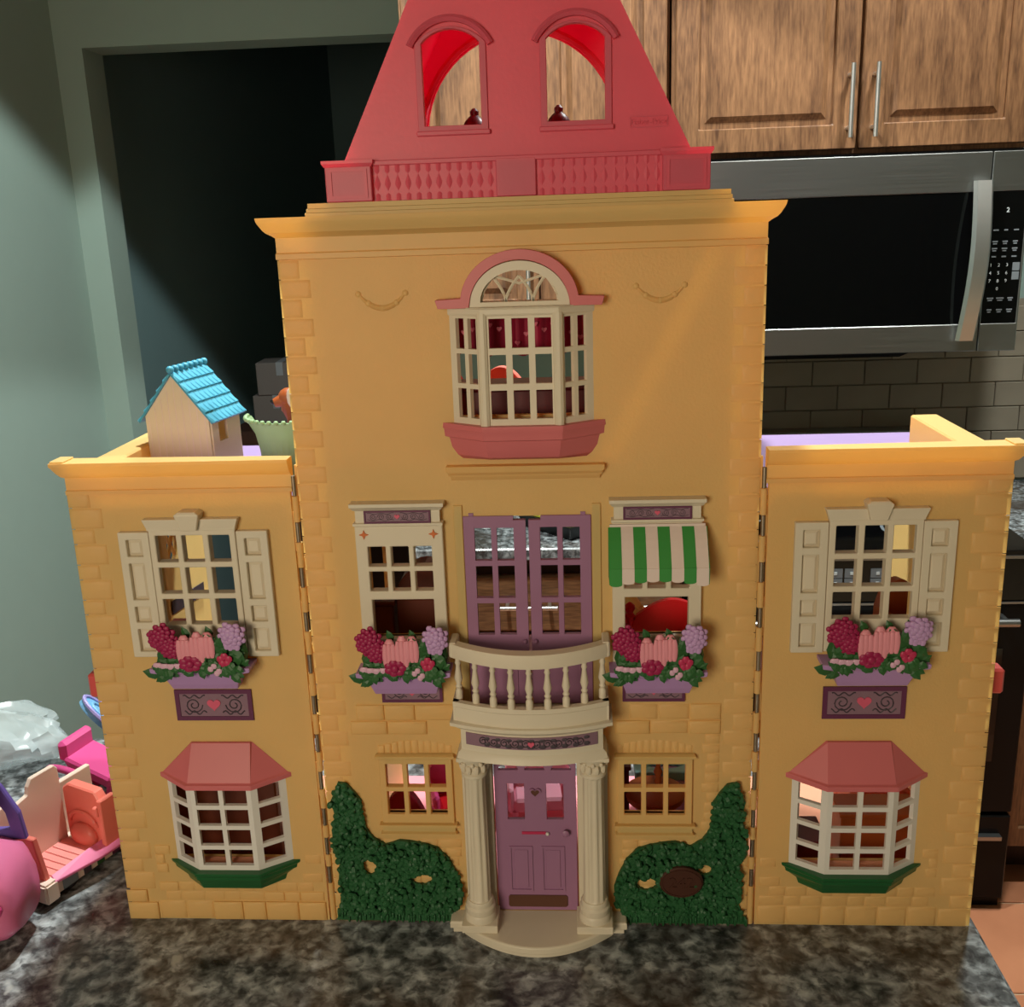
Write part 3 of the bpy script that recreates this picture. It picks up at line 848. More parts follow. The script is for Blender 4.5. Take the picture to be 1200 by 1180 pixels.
# ---- plaques
def plaque(parent, cx, cz, w, h, y, n=2):
    p = MB().plate(rect(cx-w/2, cx+w/2, cz-h/2, cz+h/2), [rect(cx-w/2+h*0.13, cx+w/2-h*0.13, cz-h/2+h*0.13, cz+h/2-h*0.13)], y-0.0016, y).build('plaque', M['plum'], parent)
    MB().box(cx-w/2+h*0.10, cx+w/2-h*0.10, y-0.0008, y, cz-h/2+h*0.10, cz+h/2-h*0.10).build('plaque_field', M['mauve'], p)
    MB().plate(heart_pts(cx, cz+h*0.02, h*0.22), [], y-0.0016, y-0.0008).build('heart', M['heart'], p)
    mb = MB(); r = h*0.022
    for s in (-1, 1):
        for k in range(n):
            c = cx+s*(h*0.62+k*h*0.62) if n > 1 else cx+s*(w*0.25)
            if abs(c-cx) > w/2-h*0.35: continue
            path = []
            for i in range(22):
                t = i/21
                a = t*3.4*PI+(0 if k % 2 else PI)
                rr = h*0.27*(1-0.8*t)
                path.append((c+s*rr*math.cos(a), y-0.0009, cz+rr*math.sin(a)))
            mb.tube(path, r, 5)
        path = [(cx+s*(h*0.25+(w/2-h*0.5)*t), y-0.0009, cz-h*0.25+h*0.06*math.sin(t*14)) for t in [i/16 for i in range(17)]]
        mb.tube(path, r, 5)
        path = [(cx+s*(h*0.25+(w/2-h*0.5)*t), y-0.0009, cz+h*0.27+h*0.05*math.sin(t*14+1)) for t in [i/16 for i in range(17)]]
        mb.tube(path, r, 5)
    mb.build('scrollwork', M['scroll'], p)
    return p

# ---- flower boxes
def leaf(mb, c, L, a, tilt, w=0.55):
    """one pointed leaf blade, folded along its midrib"""
    T = Matrix.Translation(c) @ Matrix.Rotation(a, 4, 'Y') @ Matrix.Rotation(tilt, 4, 'X')
    h = L*w/2
    pts = [(0, 0, 0), (-h*0.8, -0.0006, L*0.3), (-h*0.7, -0.0006, L*0.65), (0, 0.0004, L), (h*0.7, -0.0006, L*0.65), (h*0.8, -0.0006, L*0.3), (0, -0.0018, L*0.35), (0, -0.0016, L*0.7),
           (0, 0.0012, L*0.4)]
    fs = [(0, 6, 1), (1, 6, 7, 2), (2, 7, 3), (3, 7, 4), (4, 7, 6, 5), (5, 6, 0), (0, 1, 8), (1, 2, 8), (2, 3, 8), (3, 4, 8), (4, 5, 8), (5, 0, 8)]
    mb.add(pts, fs, T)

def blossom(mb, c, r, n, pr, flat=0.7):
    """round head of many petals"""
    g = PI*(3-math.sqrt(5))
    for i in range(n):
        t = (i+0.5)/n
        rad = r*math.sqrt(t); a = i*g
        y = -math.sqrt(max(0, r*r-rad*rad))*flat
        mb.ball((c[0]+rad*math.cos(a), c[1]+y, c[2]+rad*math.sin(a)), (pr, pr*0.7, pr*0.85), 7, 5)
    mb.ball(c, (r*0.9, r*0.6, r*0.9), 10, 6)

def flower_box():
    b = MB().loft([[(-0.0285, -0.020, -0.0025), (0.0285, -0.020, -0.0025), (0.0285, 0, -0.0025), (-0.0285, 0, -0.0025)],
                   [(-0.0300, -0.024, 0.003), (0.0300, -0.024, 0.003), (0.0300, 0, 0.003), (-0.0300, 0, 0.003)],
                   [(-0.0340, -0.030, 0.014), (0.0340, -0.030, 0.014), (0.0340, 0, 0.014), (-0.0340, 0, 0.014)],
                   [(-0.0430, -0.034, 0.0165), (0.0430, -0.034, 0.0165), (0.0430, 0, 0.0165), (-0.0430, 0, 0.0165)],
                   [(-0.0435, -0.0345, 0.0205), (0.0435, -0.0345, 0.0205), (0.0435, 0, 0.0205), (-0.0435, 0, 0.0205)]]).build('flower_box', M['purplebox'], HOUSE, bevel=0.0005)
    mb = MB()
    rnd = random.Random(3)
    for i in range(95):
        x = rnd.uniform(-0.036, 0.036); z = rnd.uniform(0.013, 0.036)+0.006*math.cos(x*50)
        leaf(mb, (x, rnd.uniform(-0.034, -0.026), z), rnd.uniform(0.011, 0.017), rnd.uniform(-2.6, 2.6), rnd.uniform(0.0, 0.4), 0.75)
    for i in range(34):
        x = -0.040+0.074*i/33
        leaf(mb, (x, -0.0365, 0.0245+0.003*math.sin(i*0.9)), rnd.uniform(0.008, 0.012), PI+rnd.uniform(-1.3, 1.3), 0.2, 0.9)
    for x in (-0.030, -0.021, -0.008, 0.012, 0.028):
        leaf(mb, (x, -0.024, 0.046), 0.012, rnd.uniform(-0.5, 0.5), 0.0, 0.7)
    mb.ball((-0.022, -0.020, 0.030), (0.017, 0.010, 0.014), 10, 6); mb.ball((0.010, -0.022, 0.026), (0.026, 0.010, 0.011), 12, 6); mb.ball((0.030, -0.020, 0.032), (0.011, 0.010, 0.013), 10, 6)
    mb.build('foliage', M['leaf'], b)
    mb = MB(); blossom(mb, (-0.0290, -0.030, 0.0490), 0.0115, 34, 0.0030); blossom(mb, (-0.0225, -0.031, 0.0400), 0.0095, 26, 0.0030)
    mb.build('flower', M['crimson'], b, smooth=60)
    mb = MB()
    for x, z, h in ((-0.0105, 0.0385, 0.0135), (0.0010, 0.0395, 0.0155), (0.0100, 0.0420, 0.0125)):
        mb.ball((x, -0.033, z), (0.0062, 0.0055, h), 10, 8)
        for a in (-0.6, 0.0, 0.6):
            mb.ball((x+0.0042*math.sin(a*1.7), -0.0372, z-0.001), (0.0030, 0.0022, h*0.88), 7, 6)
    mb.build('flower', M['blush'], b, smooth=60)
    mb = MB(); blossom(mb, (0.0305, -0.029, 0.0500), 0.0110, 30, 0.0032)
    for a in range(4): mb.ball((0.026+0.003*a, -0.034, 0.0415-0.001*(a % 2)), (0.0026, 0.002, 0.004), 6, 5)
    mb.build('flower', M['mallow'], b, smooth=60)
    mb = MB()
    for k in range(7):
        a = 2*PI*k/7
        mb.ball((-0.0060+0.0062*math.cos(a), -0.0385, 0.0265+0.0046*math.sin(a)), (0.0044, 0.0022, 0.0032), 7, 5)
    mb.ball((-0.006, -0.0395, 0.0265), 0.004, 8, 5); mb.build('flower', M['crimson'], b, smooth=60)
    mb = MB()
    for k in range(5):
        a = 2*PI*k/5+0.3
        mb.ball((0.0235+0.0036*math.cos(a), -0.0365, 0.0290+0.0036*math.sin(a)), (0.0034, 0.002, 0.0034), 7, 5)
    mb.build('flower', M['magenta'], b, smooth=60)
    mb = MB()
    for k in range(5): mb.ball((-0.0345+0.0058*k, -0.0375, 0.0250-0.0012*math.sin(k*0.8)), (0.0046, 0.002, 0.0030), 7, 5)
    mb.build('flower', M['palepink'], b, smooth=60)
    mb = MB()
    for x, z in ((0.0115, 0.0220), (0.0145, 0.0245), (0.0165, 0.0180), (0.0185, 0.0200)): mb.ball((x, -0.0395, z), (0.0026, 0.0016, 0.0028), 7, 5)
    mb.build('flower', M['palepink'], b, smooth=60)
    return b

# ---- windows
def upper_window(cx, awning):
    """tall cream sash window with headboard, centre storey two"""
    f = MB().plate(rect(cx-0.0365, cx+0.0365, 0.2600, 0.3860), panes(cx-0.0268, cx+0.0268, 0.3275, 0.3668, 3, 2, 0.0042)+[rect(cx-0.0262, cx+0.0262, 0.2850, 0.3200)], -0.006, 0.004).build('sash_window', M['cream'], HOUSE, bevel=0.0006)
    MB().stack(cx, [(0.0345, -0.007, 0.3845), (0.0372, -0.009, 0.3855), (0.0372, -0.009, 0.3875), (0.0350, -0.007, 0.3880), (0.0350, -0.007, 0.3980),
                    (0.0365, -0.009, 0.3990), (0.0380, -0.011, 0.4015), (0.0388, -0.0118, 0.4020), (0.0388, -0.0118, 0.4048)], 0.0).build('headboard', M['cream'], f, smooth=25)
    plaque(HOUSE, cx, 0.3930, 0.0550, 0.0108, -0.0070, 3)
    if not awning:
        for s in (-1, 1):
            st = []
            for k in range(8):
                a = 2*PI*k/8; r = 0.0040 if k % 2 == 0 else 0.0016
                st.append((cx+s*0.0290+r*math.cos(a), 0.3775+r*math.sin(a)))
            MB().plate(st, [], -0.0072, -0.006).build('star', M['orange'], f)
    else:
        aw = MB().box(cx-0.0385, cx+0.0385, -0.008, -0.0062, 0.3775, 0.3835).build('awning', M['awnwhite'], HOUSE)
        n = 8; w = 0.0785/n
        for i in range(n):
            x0 = cx-0.0393+i*w; x1 = x0+w-0.0001
            m = M['awngreen'] if i % 2 == 0 else M['awnwhite']
            k = 5
            prof = []
            for j in range(k+1):
                u = j/k
                prof.append((-0.0085-0.0225*u, 0.3815-0.0280*u+0.0025*math.sin(PI*u)))
            rings = [[(x0, y, z), (x1, y, z), (x1, y+0.0009, z-0.0009), (x0, y+0.0009, z-0.0009)] for y, z in prof]
            st = MB().loft(rings)
            zt = prof[-1][1]; cxs = (x0+x1)/2
            val = [(x0, zt), (x1, zt)]+[(cxs+(w/2)*math.cos(a*PI/8), zt-0.0095-0.0050*((cxs-cx)/0.0393)**2-0.0018*math.sin(a*PI/8)) for a in range(0, 9)]
            st.plate([(p[0], p[1]) for p in val], [], -0.0316, -0.0307)
            st.build('awning_stripe', m, aw)
        for s in (-1, 1):
            x = cx+s*0.0393
            T = Matrix(((0, 1, 0, x-0.0005), (1, 0, 0, 0), (0, 0, 1, 0), (0, 0, 0, 1)))
            MB().plate([(-0.0085, 0.3815), (-0.0310, 0.3535), (-0.0310, 0.3400), (-0.0200, 0.3420), (-0.0085, 0.3390)], [], 0, 0.001, T).build('awning_cheek', M['awngreen'], aw)
    return f
upper_window(-0.1060, False)
upper_window(0.1060, True)

def small_window(cx):
    f = MB().plate(rect(cx-0.0325, cx+0.0325, 0.1050, 0.1695), panes(cx-0.0268, cx+0.0268, 0.1140, 0.1640, 3, 2, 0.0042), -0.0035, 0.0035).build('small_window', M['ysmooth'], HOUSE, bevel=0.0005)
    MB().stack(cx, [(0.0345, -0.005, 0.1695), (0.0352, -0.0062, 0.1705), (0.0352, -0.0062, 0.1725), (0.0340, -0.004, 0.1735)], 0.0).build('window_head', M['ysmooth'], f, smooth=25)
    MB().stack(cx, [(0.0335, -0.003, 0.0935), (0.0345, -0.0062, 0.0945), (0.0345, -0.0062, 0.0955), (0.0330, -0.0035, 0.0965), (0.0330, -0.0035, 0.1015), (0.0350, -0.007, 0.1025), (0.0350, -0.007, 0.1050)], 0.0).build('window_sill', M['ysmooth'], f, smooth=25)
small_window(-0.1053); small_window(0.1053)

def wing_window(cx):
    f = MB().plate(rect(cx-0.0370, cx+0.0370, 0.2700, 0.3855), panes(cx-0.0318, cx+0.0318, 0.2990, 0.3790, 3, 3, 0.0048), -0.006, 0.004).build('wing_window', M['cream'], HOUSE, bevel=0.0006)
    MB().stack(cx, [(0.0378, -0.007, 0.3835), (0.0378, -0.007, 0.3850), (0.0405, -0.008, 0.3925), (0.0408, -0.008, 0.3935)], 0.0).build('window_head', M['cream'], f, bevel=0.0004)
    MB().loft([[(cx-0.0065, -0.012, 0.3845), (cx+0.0065, -0.012, 0.3845), (cx+0.0065, 0, 0.3845), (cx-0.0065, 0, 0.3845)],
               [(cx-0.0105, -0.014, 0.3985), (cx+0.0105, -0.014, 0.3985), (cx+0.0105, 0, 0.3985), (cx-0.0105, 0, 0.3985)],
               [(cx-0.0070, -0.0125, 0.4008), (cx+0.0070, -0.0125, 0.4008), (cx+0.0070, 0, 0.4008), (cx-0.0070, 0, 0.4008)]]).build('keystone', M['cream'], f, bevel=0.0005)
    for s in (-1, 1):
        x0, x1 = sorted((cx+s*0.0375, cx+s*0.0640))
        zz = [(0.3605, 0.3755), (0.3215, 0.3545), (0.3010, 0.3155), (0.2740, 0.2950)]
        sh = MB().plate(rect(x0, x1, 0.2690, 0.3820), [rect(x0+0.0065, x1-0.0065, a, b) for a, b in zz], -0.0055, 0.0).build('shutter', M['cream'], HOUSE, bevel=0.0005)
        for a, b in zz:
            xa, xb = x0+0.0065, x1-0.0065
            MB().loft([[(xa, -0.0008, a), (xb, -0.0008, a), (xb, -0.0008, b), (xa, -0.0008, b)],
                       [(xa+0.003, -0.0030, a+0.003), (xb-0.003, -0.0030, a+0.003), (xb-0.003, -0.0030, b-0.003), (xa+0.003, -0.0030, b-0.003)]]).build('shutter_panel', M['cream'], sh)
    plaque(HOUSE, cx, 0.2212, 0.0690, 0.0295, -0.0004, 2)
wing_window(-0.2808); wing_window(0.2808)

fb = flower_box()
DEPTHF = 0.66
fb.scale = (1, DEPTHF, 1)
fb.location = (-0.2815, -0.0005, 0.2450)
for x, z, sc in ((0.2830, 0.2450, 1.0), (-0.1060, 0.2425, 0.92), (0.1060, 0.2420, 0.92)):
    dup(fb, HOUSE, (x, -0.0065 if abs(x) < 0.2 else -0.0005, z), (sc, DEPTHF, 1))
for s in (-1, 1):
    plaque(HOUSE, s*0.1040, 0.2330, 0.0530, 0.0190, -0.0010, 3)

# ---- bay windows
def facet(mb, p0, p1, z0, z1, cols, rows, edge, bar, th=0.004, sill=0.006):
    """one glazed side of a bay between plan points p0 and p1"""
    d = Vector((p1[0]-p0[0], p1[1]-p0[1], 0)); L = d.length; d.normalize()
    nrm = Vector((-d.y, d.x, 0))
    T = Matrix(((d.x, nrm.x, 0, p0[0]), (d.y, nrm.y, 0, p0[1]), (0, 0, 1, 0), (0, 0, 0, 1)))
    mb.plate(rect(0, L, z0, z1), panes(edge, L-edge, z0+sill, z1-0.004, cols, rows, bar), 0, th, T)

def lower_bay(cx):
    a, b, d = 0.0545, 0.0275, -0.0175
    z0, z1 = 0.0640, 0.1510
    pts = [(cx-a, 0.0), (cx-b, d), (cx+b, d), (cx+a, 0.0)]
    mb = MB()
    facet(mb, pts[0], pts[1], z0, z1, 1, 4, 0.0060, 0.0040)
    facet(mb, pts[1], pts[2], z0, z1, 2, 4, 0.0042, 0.0042)
    facet(mb, pts[2], pts[3], z0, z1, 1, 4, 0.0060, 0.0040)
    bay = mb.build('bay_window', M['white'], HOUSE)
    # hipped canopy
    e, f, g = 0.0605, 0.0295, -0.0215
    MB().loft([[(cx-e, 0, 0.1500), (cx-f, g, 0.1480), (cx+f, g, 0.1480), (cx+e, 0, 0.1500)],
               [(cx-e, 0, 0.1545), (cx-f, g, 0.1525), (cx+f, g, 0.1525), (cx+e, 0, 0.1545)],
               [(cx-e+0.003, 0, 0.1553), (cx-f+0.001, g+0.003, 0.1535), (cx+f-0.001, g+0.003, 0.1535), (cx+e-0.003, 0, 0.1553)],
               [(cx-0.0275, 0, 0.1850), (cx-0.0265, -0.003, 0.1850), (cx+0.0265, -0.003, 0.1850), (cx+0.0275, 0, 0.1850)]]).build('bay_canopy', M['rose'], bay, bevel=0.0004)
    # moulded green sill
    def ring(e, f, g, z): return [(cx-e, 0, z), (cx-f, g, z), (cx+f, g, z), (cx+e, 0, z)]
    MB().loft([ring(0.0455, 0.0270, -0.0150, 0.0440), ring(0.0475, 0.0280, -0.0175, 0.0500), ring(0.0545, 0.0285, -0.0200, 0.0555), ring(0.0570, 0.0290, -0.0215, 0.0565),
               ring(0.0580, 0.0295, -0.0220, 0.0605), ring(0.0605, 0.0300, -0.0238, 0.0620), ring(0.0610, 0.0300, -0.0242, 0.0650)]).build('bay_sill', M['sill'], bay, bevel=0.0004)
    MB().loft([ring(0.050, 0.0255, -0.0135, 0.0652), ring(0.050, 0.0255, -0.0135, 0.0670)]).build('bay_floor', M['floorpeach'], bay)
lower_bay(-0.2785); lower_bay(0.2785)

def grand_bay():
    a, b, d = 0.0560, 0.0290, -0.018
    z0, z1 = 0.4680, 0.5560
    pts = [(-a, 0.0), (-b, d), (b, d), (a, 0.0)]
    mb = MB()
    facet(mb, pts[0], pts[1], z0, z1, 2, 3, 0.0060, 0.0038)
    facet(mb, pts[1], pts[2], z0, z1, 3, 3, 0.0050, 0.0050)
    facet(mb, pts[2], pts[3], z0, z1, 2, 3, 0.0060, 0.0038)
    for s in (-1, 1):
        mb.lathe([(0.0042, z0), (0.0042, z1)], (s*b, d+0.001, 0), 10)
    bay = mb.build('bay_window', M['cream'], HOUSE, smooth=30)
    def ring(e, f, g, z): return [(-e, 0, z), (-f, g, z), (f, g, z), (e, 0, z)]
    MB().loft([ring(0.0570, 0.0295, -0.0190, 0.5540), ring(0.0575, 0.0300, -0.0200, 0.5555), ring(0.0575, 0.0300, -0.0200, 0.5590), ring(0.0600, 0.0310, -0.0215, 0.5605)]).build('bay_head', M['cream'], bay, bevel=0.0003)
    # round cream fanlight with pointed glazing bars
    n = 28; out = [(-0.0385, 0.5600)]+[(0.0385*math.cos(PI-PI*i/n), 0.5600+0.0345*math.sin(PI*i/n)) for i in range(1, n)]+[(0.0385, 0.5600)]
    inn = [(-0.0300, 0.5640)]+[(0.0300*math.cos(PI-PI*i/n), 0.5640+0.0235*math.sin(PI*i/n)) for i in range(1, n)]+[(0.0300, 0.5640)]
    fl = MB().plate(out, [inn], -0.012, 0.004).build('fanlight', M['cream'], bay)
    mb = MB()
    for i, (x0, x1) in enumerate(((-0.030, -0.0105), (-0.0105, 0.0105), (0.0105, 0.030))):
        for s, (u, v) in enumerate(((x0, x1), (x1, x0))):
            path = []
            for k in range(7):
                t = k/6
                path.append((u+(v-u)*0.5*t**1.6, -0.007, 0.5640+0.0190*t))
            mb.tube(path, 0.0013, 6)
    mb.tube([(-0.018, -0.007, 0.583), (0, -0.007, 0.5775), (0.018, -0.007, 0.583)], 0.0012, 6)
    mb.build('glazing_bars', M['cream'], fl)
    # rose hood: flat ears and round arch
    ro = 0.0455
    outp = [(-0.0650, 0.5665), (-0.0630, 0.5600), (-0.0390, 0.5600)]
    outp += [(0.0385*math.cos(PI-PI*i/n), 0.5605+0.0348*math.sin(PI*i/n)) for i in range(1, n)]
    outp += [(0.0390, 0.5600), (0.0630, 0.5600), (0.0650, 0.5665), (0.0452, 0.5675)]
    outp += [(ro*math.cos(PI*i/n), 0.5630+0.0400*math.sin(PI*i/n)) for i in range(2, n-1)]+[(-0.0452, 0.5675)]
    MB().plate(outp, [], -0.0135, 0.0).build('bay_hood', M['rose'], bay, bevel=0.0008)
    MB().loft([ring(0.0500, 0.0270, -0.0080, 0.4395), ring(0.0540, 0.0280, -0.0150, 0.4425), ring(0.0585, 0.0290, -0.0190, 0.4490), ring(0.0600, 0.0295, -0.0210, 0.4555), ring(0.0605, 0.0300, -0.0215, 0.4570),
               ring(0.0640, 0.0310, -0.0235, 0.4580), ring(0.0645, 0.0312, -0.0240, 0.4640), ring(0.0655, 0.0315, -0.0245, 0.4650), ring(0.0650, 0.0315, -0.0245, 0.4690)]).build('bay_sill', M['rose'], bay, smooth=28)
    # curtain valance inside the window
    path = []
    mbv = MB(); rings = []
    for i in range(41):
        x = -0.050+0.1*i/40; y = 0.010+0.0025*math.sin(i*1.1)
        zb = 0.5220+0.0025*math.sin(i*0.55)
        rings.append([(x, y, zb), (x, y+0.001, zb), (x, y+0.001, 0.5560), (x, y, 0.5560)])
    v = mbv.loft(rings).build('valance', M['curtain'], bay)
    rnd = random.Random(5); mbh = MB()
    for i in range(14):
        mbh.plate(heart_pts(-0.046+i*0.0071, 0.530+0.016*rnd.random(), 0.0024, 14), [], 0.0066, 0.0076)
    mbh.build('heart_print', M['heart'], v)
grand_bay()

# ---- balcony, porch, doors
def bow(x, hw, y_end, y_mid):
    return y_mid+(y_end-y_mid)*(x/hw)**2
def bow_ring(hw, ye, ym, z, yb=0.0, n=16):
    return [(-hw+2*hw*i/n, bow(-hw+2*hw*i/n, hw, ye, ym), z) for i in range(n+1)]+[(hw, yb, z), (-hw, yb, z)]

def balcony():
    lv = [(0.0600, -0.027, -0.040, 0.1850), (0.0640, -0.030, -0.0435, 0.1852), (0.0625, -0.0285, -0.042, 0.1900), (0.0600, -0.027, -0.040, 0.1925), (0.0600, -0.027, -0.040, 0.2110), (0.0625, -0.029, -0.0425, 0.2130),
          (0.0640, -0.030, -0.0440, 0.2150), (0.0680, -0.034, -0.0490, 0.2175), (0.0680, -0.034, -0.0490, 0.2205), (0.0645, -0.031, -0.0465, 0.2212)]
    b = MB().loft([bow_ring(h, ye, ym, z) for h, ye, ym, z in lv]).build('balcony', M['cream'], HOUSE, smooth=25)
    n = 24
    rim = []
    for i in range(n+1):
        x = -0.0650+0.130*i/n
        y = bow(x, 0.0650, -0.031, -0.0475)
        rim.append([(x, y+0.0008, 0.2205), (x, y+0.0008, 0.2335), (x, y, 0.2345), (x, y, 0.2385), (x, y+0.006, 0.2385), (x, y+0.006, 0.2205)])
    MB().loft(rim).build('balcony_rim', M['cream'], b, smooth=35)
    for s in (-1, 1):
        MB().box(*sorted((s*0.0600, s*0.0650)), -0.031, -0.002, 0.2205, 0.2385).build('balcony_rim', M['cream'], b)
    def rail_ring(x, z0, z1, w, hw=0.0635, ye=-0.022, ym=-0.046):
        y = bow(x, hw, ye, ym)
        return [(x, y-w, z0), (x, y-w*1.15, (z0+z1)/2), (x, y-w, z1), (x, y+w, z1), (x, y+w, z0)]
    MB().loft([rail_ring(-0.0655+0.131*i/n, 0.2760, 0.2880, 0.0052) for i in range(n+1)]).build('handrail', M['cream'], b, smooth=40)
    for s in (-1, 1):
        MB().box(*sorted((s*0.0600, s*0.0665)), -0.027, -0.004, 0.2755, 0.2890).build('rail_end', M['cream'], b, bevel=0.0012)
    bal = None
    for i in range(9):
        x = -0.0600+0.0150*i
        y = bow(x, 0.0635, -0.022, -0.046)
        if bal is None:
            bal = MB().lathe([(0.0031, 0), (0.0031, 0.007), (0.0020, 0.009), (0.0030, 0.011), (0.0020, 0.013), (0.0035, 0.018), (0.0024, 0.025), (0.0018, 0.030), (0.0027, 0.032), (0.0020, 0.034), (0.0027, 0.0385)], n=10).build('baluster', M['cream'], b, smooth=50, loc=(x, y+0.001, 0.2382))
        else:
            c = bal.copy(); COL.objects.link(c); c.location = (x, y+0.001, 0.2382)
    # curved frieze plaque
    rings = []
    for i in range(n+1):
        x = -0.0555+0.111*i/n
        y = bow(x, 0.0600, -0.027, -0.040)
        rings.append([(x, y-0.0010, 0.1985), (x, y-0.0010, 0.2095), (x, y+0.001, 0.2095), (x, y+0.001, 0.1985)])
    fp = MB().loft(rings).build('frieze_plaque', M['mauve'], b)
    mb = MB()
    for k in range(10):
        x0 = -0.0405+k*0.009
        path = []
        for i in range(18):
            t = i/17; a = t*3*PI+(PI if k % 2 else 0); rr = 0.0040*(1-0.75*t)
            x = x0+rr*math.cos(a)
            path.append((x, bow(x, 0.06, -0.027, -0.040)-0.0012, 0.2040+rr*math.sin(a)))
        mb.tube(path, 0.0006, 5)
        x = x0
        mb.ball((x+0.0045, bow(x+0.0045, 0.06, -0.027, -0.040)-0.0008, 0.2012), (0.0040, 0.0006, 0.0022), 7, 5)
        mb.ball((x+0.0045, bow(x+0.0045, 0.06, -0.027, -0.040)-0.0008, 0.2068), (0.0036, 0.0006, 0.0018), 7, 5)
    mb.build('scrollwork', M['scroll'], fp)
    MB().plate(heart_pts(0, 0.2040, 0.0030), [], -0.0422, -0.0409).build('heart', M['heart'], fp)
balcony()

def porch():
    # step: square back, bowed front
    def ring(hw, y0, f, z, n=20):
        w = hw*0.86
        p = [(-hw, 0.0, z), (-hw, y0, z), (-w, y0, z)]
        for i in range(n+1):
            x = -w+2*w*i/n
            p.append((x, y0-0.003-(f)*(1-(x/w)**2), z))
        return p+[(w, y0, z), (hw, y0, z), (hw, 0.0, z)]
    MB().loft([ring(0.0775, -0.0150, 0.0300, 0.0), ring(0.0775, -0.0150, 0.0300, 0.0045), ring(0.0800, -0.0175, 0.0310, 0.0060), ring(0.0800, -0.0175, 0.0310, 0.0115), ring(0.0790, -0.0165, 0.0307, 0.0125)]).build('porch_step', M['cream'], HOUSE, bevel=0.0004)
    col = None
    for s in (-1, 1):
        if col is None:
            prof = [(0.0140, 0.0200), (0.0140, 0.0255), (0.0128, 0.0270), (0.0135, 0.0300), (0.0135, 0.0330), (0.0118, 0.0350), (0.0122, 0.0380), (0.0112, 0.0400)]
            # fluted shaft
            mb = MB(); nf = 40; rings = []
            for z, r in [(0.0400, 0.0102), (0.0420, 0.0098), (0.1000, 0.0095), (0.1600, 0.0090), (0.1625, 0.0092)]:
                rings.append([((r-(0.0011 if j % 4 in (1, 2) and 0.041 < z < 0.161 else 0))*math.cos(2*PI*j/nf), (r-(0.0011 if j % 4 in (1, 2) and 0.041 < z < 0.161 else 0))*math.sin(2*PI*j/nf), z) for j in range(nf)])
            mb.loft(rings)
            col = mb.build('column', M['cream'], HOUSE, smooth=40, loc=(s*0.0512, -0.0180, 0))
            MB().lathe(prof, n=24).build('column_base', M['cream'], col, smooth=40)
            MB().box(-0.0160, 0.0160, -0.0150, 0.0150, 0.0125, 0.0200).build('plinth', M['cream'], col, bevel=0.0006)
            cap = MB().lathe([(0.0092, 0.1625), (0.0112, 0.1640), (0.0112, 0.1665), (0.0092, 0.1680), (0.0098, 0.1740), (0.0125, 0.1805), (0.0135, 0.1820)], n=24)
            cap.build('capital', M['cream'], col, smooth=40)
            lf = MB()
            for k in range(10):
                a = 2*PI*k/10
                lf.ball((0.0106*math.cos(a), 0.0106*math.sin(a), 0.1722), (0.0024, 0.0024, 0.0046), 7, 5)
                lf.ball((0.0122*math.cos(a+0.3), 0.0122*math.sin(a+0.3), 0.1775), (0.0018, 0.0018, 0.0022), 7, 5)
            for k in range(4):
                a = PI/4+k*PI/2
                lf.tube([(0.0125*math.cos(a)+0.0028*math.cos(t)*math.cos(a), 0.0125*math.sin(a)+0.0028*math.cos(t)*math.sin(a), 0.1790+0.0028*math.sin(t)) for t in [q*0.5 for q in range(10)]], 0.0011, 5)
            lf.box(-0.0135, 0.0135, -0.0135, 0.0135, 0.1820, 0.1851)
            lf.build('acanthus', M['cream'], col, smooth=40)
        else:
            dup(col, HOUSE, (s*0.0512, -0.0180, 0))
    # pilaster strips that frame the doorway behind the columns
    for s in (-1, 1):
        MB().box(*sorted((s*0.0375, s*0.0640)), -0.0045, 0.0, 0.0125, 0.1850).build('pilaster', M['cream'], HOUSE, bevel=0.0005)
    # front door
    arcs = [arch_rect(x-0.0088, x+0.0088, 0.1562, 0.1575, 0.0062, 10) for x in (-0.0235, 0.0, 0.0235)]
    lights = [rect(-0.0250, -0.0098, 0.1070, 0.1430), rect(0.0098, 0.0250, 0.1070, 0.1430)]
    d = MB().plate(rect(-0.0362, 0.0362, 0.0128, 0.1655), arcs+lights, 0.0, 0.0042).build('front_door', M['lilac'], HOUSE, bevel=0.0004)
    for x in (-0.0145, 0.0145):
        MB().plate(rect(x-0.0105, x+0.0105, 0.0335, 0.0800), [rect(x-0.0088, x+0.0088, 0.0352, 0.0783)], -0.0012, 0.0).build('door_panel', M['lilac'], d)
        MB().box(x-0.0065, x+0.0065, -0.0008, 0.0, 0.0375, 0.0760).build('door_panel', M['lilac'], d, bevel=0.0004)
    MB().plate(heart_pts(0, 0.1350, 0.0056), [heart_pts(0, 0.1350, 0.0040)], -0.0022, 0.0).build('knocker_rim', M['lilac'], d)
    MB().plate(heart_pts(0, 0.1350, 0.0050), [], -0.0016, 0.0).build('heart_knocker', M['bronze'], d)
    MB().box(-0.0130, 0.0085, -0.0009, 0.0, 0.0925, 0.0950).build('letter_slot', M['magenta'], d)
    MB().ball((0.0100, -0.0018, 0.0935), 0.0017, 10, 6).build('bell_push', M['white'], d, smooth=60)
    MB().lathe([(0.0010, 0), (0.0012, 0.003), (0.0030, 0.0042), (0.0034, 0.0058), (0.0020, 0.0068)], n=12, T=Matrix.Translation((0.0262, 0, 0.0960)) @ Matrix.Rotation(PI/2, 4, 'X')).build('door_knob', M['lilac'], d, smooth=50)
    MB().plate([(-0.0270, 0.0185), (-0.0255, 0.0170), (0.0255, 0.0170), (0.0270, 0.0185), (0.0270, 0.0275), (0.0255, 0.0290), (-0.0255, 0.0290), (-0.0270, 0.0275)], [], -0.0010, 0.0).build('kick_plate', M['bronze'], d)
